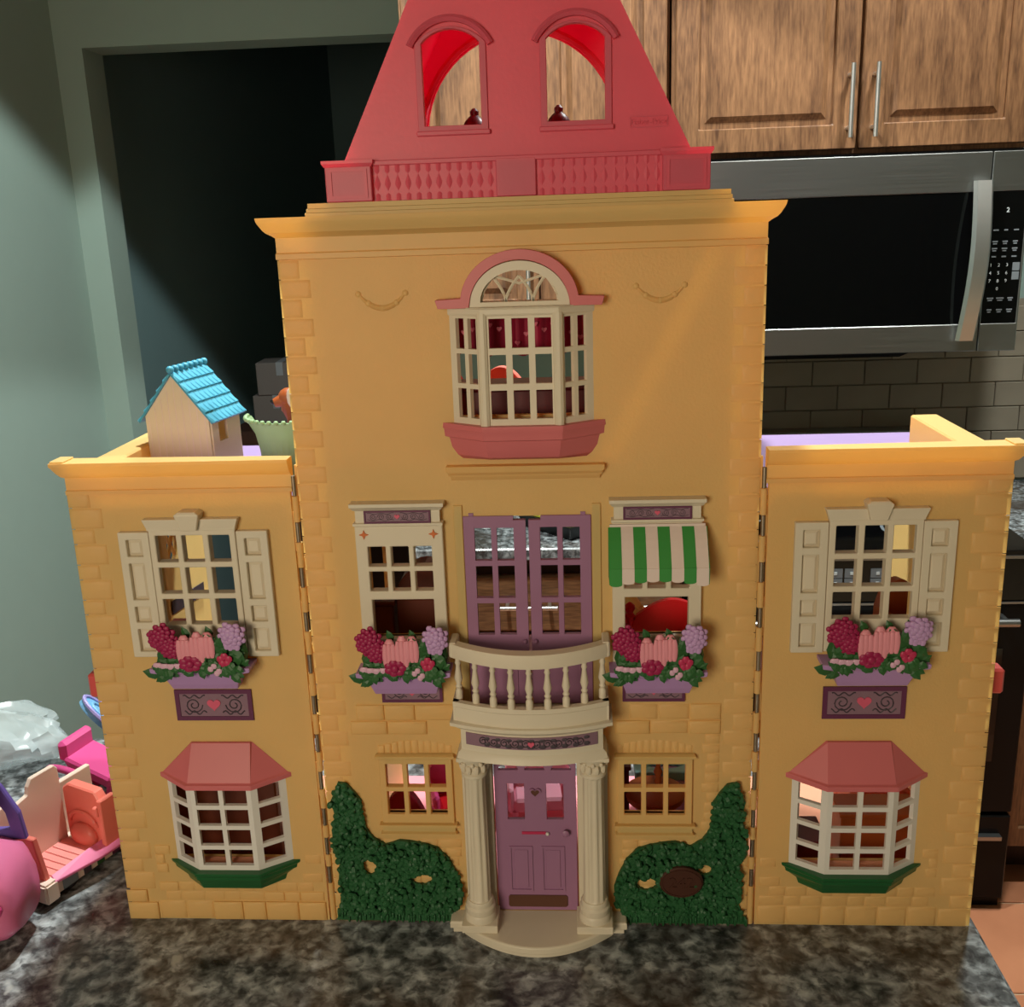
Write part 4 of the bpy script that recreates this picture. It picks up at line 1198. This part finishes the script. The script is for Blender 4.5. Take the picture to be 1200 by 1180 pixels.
    # balcony doors
    for s in (-1, 1):
        x0, x1 = sorted((s*0.0012, s*0.0525))
        hx0 = x0+0.0088 if s < 0 else x0+0.0095; hx1 = hx0+0.0325
        top = [(x0, 0.2220), (x1, 0.2220), (x1, 0.3905), (x0, 0.3905)]
        if s < 0: top = [(x0, 0.2220), (x1, 0.2220), (x1, 0.3868), (x1-0.0100, 0.3868), (x1-0.0100, 0.3905), (x0, 0.3905)]
        else: top = [(x0, 0.2220), (x1, 0.2220), (x1, 0.3905), (x0+0.0100, 0.3905), (x0+0.0100, 0.3868), (x0, 0.3868)]
        bd = MB().plate(top, panes(hx0, hx1, 0.2860, 0.3805, 2, 3, 0.0046), -0.0020, 0.0030).build('balcony_door', M['lilac'], HOUSE, bevel=0.0004)
        MB().box(*sorted((s*0.0440, s*0.0480)), -0.001, 0.002, 0.3905, 0.3930).build('pivot', M['lilac'], bd)
        MB().box(x0+0.010, x1-0.010, -0.0030, -0.0020, 0.2290, 0.2700).build('door_panel', M['lilac'], bd, bevel=0.0004)
        MB().ball((s*0.0045, -0.0035, 0.2800), 0.0022, 8, 6).build('door_knob', M['lilac'], bd, smooth=60)
    # architraves beside the balcony doors
    for s in (-1, 1):
        MB().box(*sorted((s*0.0530, s*0.0605)), -0.0018, 0.0, 0.222, 0.400).build('architrave', M['ysmooth'], HOUSE, bevel=0.0005)
porch()

# ---- hedges moulded on the wall
def hedges():
    prof = [(0.1880, 0.0030), (0.0770, 0.0030), (0.0760, 0.0150), (0.0700, 0.0230), (0.0690, 0.0400), (0.0730, 0.0530), (0.0800, 0.0690), (0.0900, 0.0800), (0.1010, 0.0840), (0.1120, 0.0860),
            (0.1240, 0.0870), (0.1370, 0.0830), (0.1470, 0.0890), (0.1530, 0.0980), (0.1550, 0.1080), (0.1570, 0.1180), (0.1560, 0.1270), (0.1610, 0.1350), (0.1680, 0.1440), (0.1760, 0.1460),
            (0.1790, 0.1380), (0.1840, 0.1270), (0.1810, 0.1130), (0.1850, 0.0980), (0.1850, 0.0800), (0.1800, 0.0640), (0.1830, 0.0450), (0.1800, 0.0250)]
    def inside(x, z, poly):
        c = False; n = len(poly)
        for i in range(n):
            x0, z0 = poly[i]; x1, z1 = poly[(i+1) % n]
            if (z0 > z) != (z1 > z) and x < (x1-x0)*(z-z0)/(z1-z0)+x0: c = not c
        return c
    for s in (-1, 1):
        if s < 0: gaps = [(0.1530, 0.0600, 0.0062, 0.0085), (0.1055, 0.0475, 0.0092, 0.0062)]
        else: gaps = [(0.0985, 0.0440, 0.0088, 0.0065), (0.1500, 0.0590, 0.0060, 0.0050)]
        rnd = random.Random(11+s)
        mb = MB()
        mb.plate([(s*x, z) for x, z in prof], [[(s*x, z) for x, z in ellipse(gx, gz, rx, rz, 14)] for gx, gz, rx, rz in gaps], -0.004, -0.0005)
        pts = []
        tries = 0
        clumps = [(rnd.uniform(0.068, 0.188), rnd.uniform(0.010, 0.146)) for _ in range(130)]
        while len(pts) < 620 and tries < 20000:
            tries += 1
            x = rnd.uniform(0.066, 0.189); z = rnd.uniform(0.004, 0.147)
            if not inside(x, z, prof): continue
            if any(((x-gx)/(rx+0.001))**2+((z-gz)/(rz+0.001))**2 < 1 for gx, gz, rx, rz in gaps): continue
            if any((x-a)**2+(z-b)**2 < 0.0021**2 for a, b in pts): continue
            pts.append((x, z))
            if z < 0.012:
                mb.ball((s*x, -0.004, z+0.001), (0.0016, 0.0025, 0.0052), 6, 5)
                continue
            a = rnd.uniform(0, PI); r = rnd.uniform(0.0028, 0.0042)
            cd = min(math.hypot(x-p, z-q) for p, q in clumps)
            T = Matrix.Translation((s*x, -0.0040-0.0055*max(0.0, 1-cd/0.0075)-rnd.random()*0.0012, z)) @ Matrix.Rotation(a, 4, 'Y') @ Matrix.Rotation(rnd.uniform(-0.5, 0.5), 4, 'X')
            mb.ball((0, 0, 0), (r*0.78, 0.0024, r), 6, 5, T)
        mb.build('hedge', M['hedge'], HOUSE)
    pl = MB().loft([[(0.1285+0.0195*k*math.cos(2*PI*i/32), y, 0.0505+0.0155*k*math.sin(2*PI*i/32)) for i in range(32)] for k, y in ((1, -0.0080), (1, -0.0105), (0.93, -0.0118))]).build('number_plate', M['brown'], HOUSE)
    text('house_number', '242', 0.0150, M['brown'], pl, (0.1285, -0.0118, 0.0505), 0.0008)
    MB().plate(ellipse(0.1285, 0.0505, 0.0178, 0.0138, 32), [ellipse(0.1285, 0.0505, 0.0168, 0.0128, 32)], -0.0126, -0.0116).build('plate_rim', M['brown'], pl)
hedges()

# ================================================================== furniture inside the dollhouse
F1, F2, F3 = 0.0102, 0.2242, 0.4372      # centre storey floor heights
WF1, WF2 = 0.0102, 0.2212                # wing storey floor heights

def armchair(label, mat, loc, rz, w=0.06, h=0.085, d=0.05, seatm=None):
    t = thing('toy_armchair', label, 'toy armchair', loc, rz)
    back = [(-w/2, 0.012)]+[(-w/2+w*i/12, h*0.62+h*0.38*math.sin(PI*i/12)**0.7) for i in range(13)]+[(w/2, 0.012)]
    MB().plate(back, [], d/2-0.010, d/2).build('backrest', mat, t, bevel=0.002)
    MB().box(-w/2+0.008, w/2-0.008, -d/2, d/2-0.010, 0.012, h*0.40).build('seat', seatm or mat, t, bevel=0.003)
    for s in (-1, 1):
        MB().box(*sorted((s*(w/2-0.0075), s*w/2)), -d/2, d/2-0.010, 0.012, h*0.58).build('armrest', mat, t, bevel=0.003)
        for y in (-d/2+0.006, d/2-0.006):
            MB().lathe([(0.003, 0), (0.004, 0.012)], (s*(w/2-0.008), y, 0), 8).build('leg', mat, t)
    return t

def chest(name, label, cat, mat, loc, rz, w, d, h, top=None, rounded=0.0, knob=True):
    t = thing(name, label, cat, loc, rz)
    MB().box(-w/2, w/2, -d/2, d/2, 0.006, h).build('body', mat, t, bevel=0.0015)
    for sx in (-1, 1):
        for sy in (-1, 1):
            MB().box(sx*(w/2-0.004)-0.003, sx*(w/2-0.004)+0.003, sy*(d/2-0.004)-0.003, sy*(d/2-0.004)+0.003, 0, 0.006).build('foot', mat, t)
    if rounded:
        out = [(-w/2, h)]+[(-w/2*math.cos(PI*i/14), h+rounded*math.sin(PI*i/14)) for i in range(1, 14)]+[(w/2, h)]
        MB().plate(out, [], -d/2, d/2).build('arched_top', mat, t, bevel=0.001)
    else:
        MB().box(-w/2-0.002, w/2+0.002, -d/2-0.002, d/2+0.002, h, h+0.004).build('top', top or mat, t, bevel=0.001)
    for s in (-1, 1):
        dd = MB().box(*sorted((s*0.001, s*(w/2-0.003))), d/2, d/2+0.0015, 0.010, h-0.006).build('door', mat, t)
        if knob: MB().ball((s*0.004, d/2+0.003, h*0.55), 0.0018, 8, 5).build('knob', M['yellowtoy'], dd)
    return t

def furniture():
    chest('toy_wardrobe', 'dark brown toy wardrobe with arched top behind the second-storey left window', 'toy wardrobe', M['darkwood'], (-0.0980, 0.075, F2), 0, 0.052, 0.034, 0.072, rounded=0.030)
    chest('toy_chest', 'dark brown low toy chest beside the arched wardrobe', 'toy chest', M['darkwood'], (-0.1420, 0.075, F2), 0, 0.030, 0.034, 0.066)
    # red bed with a camel-back headboard behind the awning window
    t = thing('toy_bed', 'bright red toy bed with curved headboard behind the awning window', 'toy bed', (0.1150, 0.055, F2))
    hb = [(-0.026, 0.0), (0.028, 0.0), (0.028, 0.055)]+[(0.028-0.054*i/14, 0.052+0.018*math.sin(PI*(0.25+0.75*i/14))) for i in range(1, 14)]+[(-0.026, 0.046)]
    MB().plate(hb, [], 0.0, 0.006).build('headboard', M['red'], t, bevel=0.001)
    MB().lathe([(0.004, 0), (0.004, 0.052), (0.0055, 0.054), (0.003, 0.057), (0.005, 0.061), (0.0045, 0.064), (0.001, 0.067)], (-0.028, 0.003, 0), 12).build('bedpost', M['red'], t, smooth=50)
    MB().box(-0.026, 0.026, 0.006, 0.085, 0.008, 0.024).build('bed_frame', M['red'], t, bevel=0.001)
    MB().box(-0.024, 0.024, 0.008, 0.083, 0.024, 0.032).build('mattress', M['creamtoy'], t, bevel=0.003)
    for sx in (-1, 1): MB().box(sx*0.022-0.003, sx*0.022+0.003, 0.078, 0.084, 0, 0.008).build('leg', M['red'], t)
    armchair('straw-yellow toy armchair beside the red bed', M['yellowtoy'], (0.0780, 0.118, F2), 0.2, 0.045, 0.080, 0.045)
    # third storey
    chest('toy_dresser', 'low maroon toy dresser just behind the third-storey bay window', 'toy dresser', M['maroon'], (0.0, 0.050, F3), 0, 0.118, 0.040, 0.052)
    armchair('small red toy armchair with white seat behind the left side of the bay', M['red'], (-0.0850, 0.150, F3), 0.3, 0.05, 0.062, 0.045, M['creamtoy'])
    armchair('terracotta toy armchair in the middle of the third storey', M['coral'], (-0.0330, 0.160, F3), -0.2, 0.045, 0.052, 0.045)
    armchair('pale pink toy armchair behind the right side of the bay', M['babypink'], (0.0880, 0.150, F3), -0.3, 0.045, 0.072, 0.045)
    # ground storey
    armchair('crimson round-backed toy armchair behind the lower left window', M['magenta'], (-0.1290, 0.070, F1), PI, 0.046, 0.096, 0.045)
    armchair('pink toy armchair with red seat between the front door and the lower left window', M['hotpink'], (-0.0930, 0.140, F1), 0.3, 0.050, 0.085, 0.045, M['red'])
    armchair('baby-pink toy armchair standing behind the front door', M['babypink'], (-0.0050, 0.170, F1), 0.1, 0.070, 0.070, 0.050)
    t = thing('toy_table', 'brown round pedestal toy table behind the lower right window', 'toy table', (0.1120, 0.085, F1))
    MB().lathe([(0.018, 0), (0.018, 0.003), (0.006, 0.008), (0.004, 0.020), (0.007, 0.035), (0.004, 0.050), (0.006, 0.062), (0.026, 0.066), (0.028, 0.068), (0.028, 0.072)], n=20).build('pedestal', M['toybrown'], t, smooth=40)
    MB().lathe([(0.029, 0.072), (0.0295, 0.0745), (0.027, 0.076)], n=24).build('tabletop', M['toybrown'], t, smooth=40)
    t = thing('toy_candlestick', 'brown turned toy candlestick on the pedestal table', 'toy candlestick', (0.1150, 0.085, F1+0.076))
    MB().lathe([(0.008, 0), (0.007, 0.002), (0.0025, 0.005), (0.004, 0.010), (0.0022, 0.014), (0.0045, 0.020), (0.0020, 0.026), (0.0035, 0.030), (0.0035, 0.034)], n=12).build('stem', M['toybrown'], t, smooth=50)
    MB().lathe([(0.0022, 0.034), (0.0022, 0.046), (0.0005, 0.049)], n=10).build('candle', M['creamtoy'], t, smooth=50)
    t = thing('toy_sink', 'pale teal toy basin with lavender stand behind the lower right window', 'toy sink', (0.128, 0.165, F1))
    MB().box(-0.030, 0.030, -0.018, 0.018, 0, 0.050).build('stand', M['lavender'], t, bevel=0.002)
    MB().plate(rect(-0.032, 0.032, -0.020, 0.020), [ellipse(0, 0, 0.020, 0.011)], 0.0, 0.010, Matrix.Translation((0, 0, 0.060)) @ Matrix.Rotation(-PI/2, 4, 'X')).build('basin', M['teal'], t, bevel=0.001)
    chest('toy_cupboard', 'maroon toy cupboard at the left edge of the lower right window', 'toy cupboard', M['maroon'], (0.0760, 0.100, F1), 0, 0.022, 0.040, 0.100)
    # wings
    chest('toy_cabinet', 'dark reddish-brown toy cabinet filling the left bay window', 'toy cabinet', M['darkwood'], (-0.3080, 0.060, WF1), 0, 0.120, 0.040, 0.120)
    chest('toy_sideboard', 'orange-brown toy sideboard behind the right bay window', 'toy sideboard', M['toybrown'], (0.3180, 0.070, WF1), 0, 0.070, 0.034, 0.066)
    chest('toy_ottoman', 'small maroon toy ottoman at the left of the right bay window', 'toy ottoman', M['maroon'], (0.2420, 0.060, WF1), 0, 0.046, 0.040, 0.046)
    armchair('peach toy armchair behind the orange-brown sideboard', M['coral'], (0.3350, 0.140, WF1), 0.2, 0.06, 0.095, 0.05)
    for x, lab in ((-0.300, 'pink toy bed in the upper room of the left wing'), (0.285, 'pink-red toy bed in the upper room of the right wing')):
        t = thing('toy_bed', lab, 'toy bed', (x, 0.070, WF2))
        MB().box(-0.055, 0.055, -0.025, 0.025, 0.008, 0.030).build('bed_frame', M['magenta'], t, bevel=0.001)
        MB().box(-0.053, 0.053, -0.024, 0.024, 0.030, 0.040).build('mattress', M['hotpink'], t, bevel=0.003)
        MB().box(-0.048, -0.030, -0.020, 0.020, 0.040, 0.047).build('pillow', M['babypink'], t, bevel=0.003)
        for sx in (-1, 1):
            for sy in (-1, 1): MB().box(sx*0.050-0.003, sx*0.050+0.003, sy*0.021-0.003, sy*0.021+0.003, 0, 0.008).build('leg', M['magenta'], t)
    armchair('brown round-backed toy chair in the upper room of the right wing', M['toybrown'], (0.3470, 0.112, WF2), 0.4, 0.042, 0.066, 0.040)
furniture()

# ================================================================== toys on the left wing's roof
def shed():
    t = thing('toy_shed', 'white toy shed with blue tiled roof on the left wing terrace', 'toy shed', (-0.3200, 0.130, 0.4056), math.radians(-11))
    t.scale = (0.88, 0.88, 0.98)
    w, d, h, r = 0.0370, 0.0300, 0.0560, 0.0960     # half width, half depth, eave, ridge
    gable = [(-w, 0), (w, 0), (w, h), (0, r), (-w, h)]
    for s in (-1, 1):
        MB().plate(gable, [], s*d-0.0015, s*d+0.0015).build('gable_wall', M['shedwall'], t)
        T = Matrix(((0, 1, 0, s*w-0.0015), (1, 0, 0, 0), (0, 0, 1, 0), (0, 0, 0, 1)))
        MB().plate(rect(-d+0.0015, d-0.0015, 0, h-0.002), [rect(-0.016, 0.002, 0.030, 0.0525) if s > 0 else rect(-0.026, 0.026, 0.006, 0.052)], 0, 0.003, T).build('side_wall', M['shedwall'], t)
    mb = MB()
    for i in range(-4, 5): mb.box(i*0.0082-0.0003, i*0.0082+0.0003, -d-0.0018, -d-0.0014, 0.001, r-0.004-abs(i)*0.0090)
    mb.build('board_joint', M['creamtoy'], t)
    # roof: two slopes, tile by tile
    sl = math.atan2(r-h, w)
    L = math.hypot(w, r-h)+0.010
    tile = None
    for s in (-1, 1):
        T = Matrix.Translation((0, 0, r+0.0025)) @ (Matrix.Rotation(sl, 4, 'Y') if s > 0 else Matrix.Rotation(PI, 4, 'Z') @ Matrix.Rotation(sl, 4, 'Y'))
        sp = MB().box(0, L, -d-0.005, d+0.005, -0.0020, 0.0, T).build('roof_slope', M['roofblue'], t)
        for row in range(5):
            for c in range(8):
                y = -d-0.0045+(c+0.5)*(2*d+0.009)/8
                Tt = T @ Matrix.Translation((L*(row+0.5)/5, y, 0.0010)) @ Matrix.Rotation(-0.10, 4, 'Y')
                if tile is None:
                    k = L/10+0.0008; u = (2*d+0.009)/16-0.0001
                    tile = MB().loft([[(-k, -u, -0.0012), (-k, -u*0.6, -0.0004), (-k, u*0.6, -0.0004), (-k, u, -0.0012)],
                                      [(k, -u, -0.0012), (k, -u*0.6, 0.0006), (k, u*0.6, 0.0006), (k, u, -0.0012)]]).build('roof_tile', M['roofblue'], sp)
                    o = tile
                else:
                    o = tile.copy(); COL.objects.link(o); o.parent = sp
                o.matrix_local = Tt
    rc = None
    for i in range(8):
        y = -d-0.003+i*(2*d+0.006)/7
        if rc is None:
            rc = MB().ball((0, 0, 0), (0.0042, 0.0042, 0.0038), 8, 6).build('ridge_cap', M['roofblue'], t, smooth=60, loc=(0, y, r+0.0040))
        else:
            c = rc.copy(); COL.objects.link(c); c.location = (0, y, r+0.0040)
shed()

def garden_chair():
    t = thing('toy_garden_chair', 'mint green fan-backed toy garden chair half hidden by the dollhouse tower', 'toy garden chair', (-0.2220, 0.120, 0.4056))
    n = 40
    def ring(r, z, a0=PI*0.98, a1=PI*2.02):
        p = []
        for i in range(n+1):
            a = a0+(a1-a0)*i/n; k = r*(1+(0.025 if i % 2 else 0))
            p.append((k*math.cos(a), k*math.sin(a), z))
        return p
    def shell(prof):
        rings = []
        for r, z in prof:
            o = ring(r, z); q = ring(r-0.0025, z); q.reverse(); rings.append(o+q)
        return rings
    MB().loft(shell([(0.030, 0.0), (0.031, 0.020), (0.034, 0.036), (0.039, 0.046), (0.042, 0.0505)])).build('fan_back', M['mint'], t, smooth=35)
    mb = MB(); top = ring(0.0412, 0.0510)
    for i in range(1, n, 2): mb.ball(top[i], 0.0024, 7, 5)
    mb.build('scalloped_rim', M['mint'], t, smooth=60)
    MB().lathe([(0.026, 0.014), (0.027, 0.017), (0.026, 0.020)], n=24).build('seat', M['mint'], t, smooth=40)
    for k in range(3):
        a = PI/6+2*PI*k/3
        MB().tube([(0.020*math.cos(a), 0.020*math.sin(a), 0), (0.018*math.cos(a), 0.018*math.sin(a), 0.015)], 0.003, 8).build('leg', M['mint'], t, smooth=50)
    t = thing('toy_dog', 'brown and cream toy dog behind the mint garden chair', 'toy dog', (-0.2300, 0.190, 0.4052), 0.2)
    b = MB().ball((0.004, 0, 0.030), (0.022, 0.013, 0.014), 12, 8)
    for sx in (-0.010, 0.018):
        for sy in (-0.006, 0.006): b.tube([(sx, sy, 0.0), (sx, sy, 0.012), (sx+0.001, sy, 0.028)], [0.0042, 0.0038, 0.005], 8)
    b.tube([(-0.008, 0, 0.034), (-0.014, 0, 0.046), (-0.013, 0, 0.054)], [0.009, 0.008, 0.009], 10)
    b.ball((-0.013, 0, 0.057), (0.011, 0.010, 0.010), 12, 8)
    b.tube([(-0.017, 0, 0.055), (-0.028, 0, 0.052)], [0.0075, 0.0045], 10)
    b.tube([(0.024, 0, 0.036), (0.033, 0, 0.046), (0.036, 0, 0.056)], [0.004, 0.003, 0.002], 8)
    b.build('body', M['toybrown'], t, smooth=60)
    for s in (-1, 1): MB().ball((-0.009, s*0.009, 0.058), (0.006, 0.0035, 0.011), 10, 6).build('ear', M['creamtoy'], t, smooth=60)
    MB().ball((-0.029, 0, 0.0535), 0.003, 8, 6).build('nose', M['black'], t, smooth=60)
    MB().ball((0.006, -0.001, 0.038), (0.018, 0.0125, 0.008), 12, 8).build('saddle_patch', M['creamtoy'], t, smooth=60)
garden_chair()

# ================================================================== toys on the counter
def camper():
    """open-sided toy camper: cream walls, coral seat, pink ridged floor; origin at its near right corner"""
    t = thing('toy_camper', 'open-sided pink and cream toy camper beside the left wing', 'toy vehicle', (-0.474, 0.022, 0.0), math.radians(-22))
    MB().box(-0.066, 0.004, -0.002, 0.110, 0.006, 0.021).build('chassis', M['creamtoy'], t, bevel=0.002, seg=2)
    for x in (-0.062, -0.006):
        for y in (0.025, 0.090):
            MB().tube([(x-0.005, y, 0.008), (x+0.005, y, 0.008)], 0.008, 14).build('wheel', M['tyre'], t, smooth=40)
    fl = MB().box(-0.046, 0.004, 0.004, 0.062, 0.021, 0.0235).build('floor_pan', M['salmon'], t)
    for i in range(6):
        y = 0.0100+i*0.0090
        MB().box(-0.044, 0.000, y-0.0040, y+0.0040, 0.0235, 0.0246).build('floor_board', M['salmon'], fl, bevel=0.0004)
    MB().loft([[(0.000, 0.002, 0.021), (0.007, 0.000, 0.021), (0.008, 0.000, 0.0245), (0.000, 0.003, 0.028)],
               [(0.002, 0.050, 0.021), (0.018, 0.048, 0.022), (0.019, 0.048, 0.0255), (0.002, 0.050, 0.031)],
               [(0.002, 0.108, 0.021), (0.021, 0.108, 0.022), (0.022, 0.108, 0.0255), (0.002, 0.108, 0.031)]]).build('running_board', M['softpink'], t, bevel=0.0006)
    T = Matrix(((0, 1, 0, -0.050), (1, 0, 0, 0), (0, 0, 1, 0), (0, 0, 0, 1)))
    MB().plate([(0.012, 0.021), (0.064, 0.021), (0.064, 0.102), (0.060, 0.107), (0.032, 0.107), (0.027, 0.100), (0.025, 0.092), (0.012, 0.089)], [], 0, 0.005, T).build('side_panel', M['creamtoy'], t, bevel=0.001)
    MB().plate([(-0.014, 0.021), (0.010, 0.021), (0.010, 0.078), (0.004, 0.089), (-0.008, 0.086), (-0.014, 0.076)], [], -0.010, -0.004, T).build('side_panel', M['creamtoy'], t, bevel=0.001)
    MB().box(-0.060, -0.054, 0.012, 0.110, 0.021, 0.080).build('side_panel', M['creamtoy'], t, bevel=0.001)
    s = MB().plate([(-0.044, 0.0235), (0.006, 0.0235), (0.006, 0.076), (0.001, 0.084), (-0.036, 0.086), (-0.044, 0.080)], [], 0.064, 0.076).build('end_wall', M['coral'], t, bevel=0.0015)
    MB().ball((-0.019, 0.062, 0.032), (0.018, 0.008, 0.014), 16, 8).build('seat_cushion', M['coral'], s, smooth=60)
    MB().tube([(-0.019+0.0185*math.cos(PI*i/16), 0.0632, 0.044+0.014*math.sin(PI*i/16)) for i in range(17)], 0.0020, 6).build('seat_rim', M['coral'], s, smooth=50)
    MB().box(0.007, 0.013, 0.060, 0.080, 0.026, 0.078).box(0.002, 0.009, 0.058, 0.0635, 0.060, 0.070).build('corner_post', M['coral'], t, bevel=0.001)
    MB().loft([[(-0.032, -0.004, 0.021), (0.001, -0.004, 0.021), (0.001, 0.002, 0.021), (-0.032, 0.002, 0.021)],
               [(-0.038, -0.008, 0.072), (-0.004, -0.008, 0.072), (-0.004, -0.002, 0.072), (-0.038, -0.002, 0.072)]]).build('front_wall', M['coral'], t, bevel=0.001)
    MB().box(-0.016, 0.009, -0.012, 0.004, 0.005, 0.026).build('bumper', M['creamtoy'], t, bevel=0.002, seg=2)
    for y, w, m in ((0.020, 0.018, 'greyprint'), (0.041, 0.009, 'scroll'), (0.058, 0.009, 'leaf'), (0.078, 0.010, 'plum')):
        MB().box(0.0042, 0.0047, y-w/2, y+w/2, 0.0080, 0.0190).build('sticker', M[m], t)
camper()

def car():
    t = thing('toy_car', 'pink toy car with purple top at the left edge of the counter', 'toy car', (-0.592, -0.040, 0.0), math.radians(4))
    # length along x, tail towards the dollhouse
    def sec(x, hw, z0, z1, n=14):
        p = []
        for i in range(n):
            a = 2*PI*i/n
            c, s = math.cos(a), math.sin(a)
            p.append((x, hw*math.copysign(abs(c)**0.55, c), (z0+z1)/2+(z1-z0)/2*math.copysign(abs(s)**0.6, s)))
        return p
    prof = [(-0.145, 0.022, 0.022, 0.056), (-0.138, 0.032, 0.016, 0.070), (-0.11, 0.038, 0.012, 0.082), (-0.05, 0.041, 0.012, 0.092), (0.05, 0.041, 0.012, 0.096), (0.095, 0.040, 0.012, 0.096), (0.118, 0.035, 0.016, 0.090), (0.128, 0.026, 0.024, 0.072)]
    b = MB().loft([sec(*p) for p in prof]).build('body', M['softpink'], t, smooth=50)
    # purple cabin: side arches joined across the roof
    for s in (-1, 1):
        outer = [(-0.070, 0.084), (0.120, 0.084), (0.117, 0.112), (0.104, 0.140), (0.082, 0.162), (0.030, 0.172), (-0.030, 0.160), (-0.056, 0.124)]
        inner1 = [(0.026, 0.096), (0.106, 0.096), (0.104, 0.112), (0.093, 0.134), (0.074, 0.150), (0.026, 0.159)]
        inner2 = [(-0.052, 0.096), (0.014, 0.096), (0.014, 0.159), (-0.024, 0.149), (-0.042, 0.124)]
        MB().plate(outer, [inner1, inner2], s*0.034-0.003, s*0.034+0.003).build('window_arch', M['purple'], t, bevel=0.0012)
    rings = []
    for x, z in ((0.120, 0.086), (0.117, 0.112), (0.104, 0.140), (0.082, 0.162), (0.030, 0.172), (-0.030, 0.160), (-0.056, 0.124), (-0.070, 0.086)):
        rings.append([(x, -0.031, z), (x, 0.031, z), (x-0.004, 0.031, z-0.005), (x-0.004, -0.031, z-0.005)])
    MB().loft(rings[2:6]).build('roof', M['purple'], t, smooth=40)
    for x0 in (0.030, -0.040):
        st = MB().box(x0-0.006, x0+0.034, -0.028, 0.028, 0.080, 0.106).build('seat', M['yellowtoy'], t, bevel=0.004)
        MB().box(x0+0.030, x0+0.042, -0.028, 0.028, 0.080, 0.134).build('seat_back', M['yellowtoy'], st, bevel=0.004)
    for x in (-0.088, 0.070):
        for s in (-1, 1):
            w = MB().tube([(x, s*0.030, 0.024), (x, s*0.0435, 0.024)], 0.024, 20).build('wheel', M['tyre'], t, smooth=40)
            MB().tube([(x, s*0.040, 0.024), (x, s*0.0450, 0.024)], 0.013, 16).build('hub_cap', M['greyprint'], w, smooth=40)
            ring = [(x+0.029*math.cos(PI*i/14), s*0.0405, 0.024+0.029*math.sin(PI*i/14)) for i in range(15)]
            MB().tube(ring, 0.0035, 8).build('wheel_arch', M['softpink'], b, smooth=50)
    MB().tube([(0.100+0.020*math.cos(a), -0.0385+0.006*math.cos(a)*abs(math.cos(a)), 0.052+0.012*math.sin(a)+0.004*math.cos(a)) for a in [2*PI*i/16 for i in range(17)]], 0.0022, 6).build('tail_light', M['hotpink'], b, smooth=50)
car()

def bits():
    # hot-pink looped toy
    t = thing('toy_stroller', 'hot pink toy stroller with a looped handle lying behind the camper', 'toy stroller', (-0.512, 0.215, 0.0), math.radians(-16))
    MB().loft([[(-0.026, -0.020, 0.040), (0.030, -0.020, 0.022), (0.030, 0.020, 0.022), (-0.026, 0.020, 0.040)],
               [(-0.030, -0.024, 0.058), (0.036, -0.024, 0.038), (0.036, 0.024, 0.038), (-0.030, 0.024, 0.058)]]).build('seat_shell', M['hotpink'], t, bevel=0.003)
    MB().box(-0.034, -0.022, -0.024, 0.024, 0.050, 0.074).build('hood', M['hotpink'], t, bevel=0.004)
    lp = [(-0.012-0.032*math.cos(a), -0.028-0.012*math.sin(a/2), 0.040+0.010*math.sin(a)) for a in [2*PI*i/20 for i in range(21)]]
    MB().tube(lp, 0.0042, 8).build('handle_loop', M['hotpink'], t, smooth=50)
    for x in (-0.022, 0.026):
        for s in (-1, 1):
            MB().tube([(x, s*0.018, 0.009), (x+0.004, s*0.016, 0.036)], 0.0035, 8).build('strut', M['hotpink'], t, smooth=50)
            MB().tube([(x, s*0.018-0.003, 0.009), (x, s*0.018+0.003, 0.009)], 0.009, 14).build('wheel', M['magenta'], t, smooth=40)
    # sky-blue oval chair back
    t = thing('toy_high_chair', 'sky blue and periwinkle oval toy baby seat against the left wing', 'toy baby seat', (-0.535, 0.310, 0.0), math.radians(20))
    T = Matrix.Translation((-0.012, 0, 0.052)) @ Matrix.Rotation(math.radians(-38), 4, 'Y')
    out = ellipse(0, 0, 0.020, 0.034, 28)
    MB().plate(out, [], -0.004, 0.004, T @ Matrix.Rotation(PI/2, 4, 'Z')).build('back_shell', M['skyblue'], t, bevel=0.0015)
    for k in (1.0, 0.62):
        MB().tube([tuple(T @ Vector((0.0045, 0.020*k*math.cos(a), 0.034*k*math.sin(a)))) for a in [2*PI*i/28 for i in range(29)]], 0.0024, 6).build('rim', M['skyblue'] if k < 1 else M['periwinkle'], t, smooth=50)
    MB().box(-0.006, 0.032, -0.020, 0.020, 0.016, 0.026).build('seat', M['periwinkle'], t, bevel=0.003)
    for x in (-0.002, 0.028):
        for s in (-1, 1): MB().tube([(x, s*0.018, 0.0), (x, s*0.015, 0.018)], 0.003, 8).build('leg', M['periwinkle'], t, smooth=50)
    # coral chair behind the camper
    armchair('coral toy chair with white trim at the left edge behind the camper', M['coral'], (-0.640, 0.160, 0.0), -0.5, 0.055, 0.080, 0.05, M['creamtoy'])
    # crumpled clear bag
    rnd = random.Random(4)
    me = MB(); n, m = 40, 22; rings = []
    for i in range(1, m):
        th = PI*i/m; ring = []
        for j in range(n):
            a = 2*PI*j/n
            k = 1+0.10*math.sin(3*a+2*th)+0.07*math.sin(7*a-3*th+1)+0.05*math.sin(11*a+6*th)+rnd.uniform(-0.03, 0.03)
            x = 0.105*math.sin(th)*math.cos(a)*k; y = 0.055*math.sin(th)*math.sin(a)*k
            z = 0.036-0.036*math.cos(th)*(1+0.12*math.sin(5*a+th)+rnd.uniform(-0.05, 0.05))
            ring.append((x, y, max(0.0005, z)))
        rings.append(ring)
    o = me.loft(rings).build('plastic_bag', M['bag'], None, smooth=25, loc=(-0.690, 0.285, 0.0))
    tag(o, 'crumpled clear plastic bag on the counter at the far left', 'plastic bag')
bits()
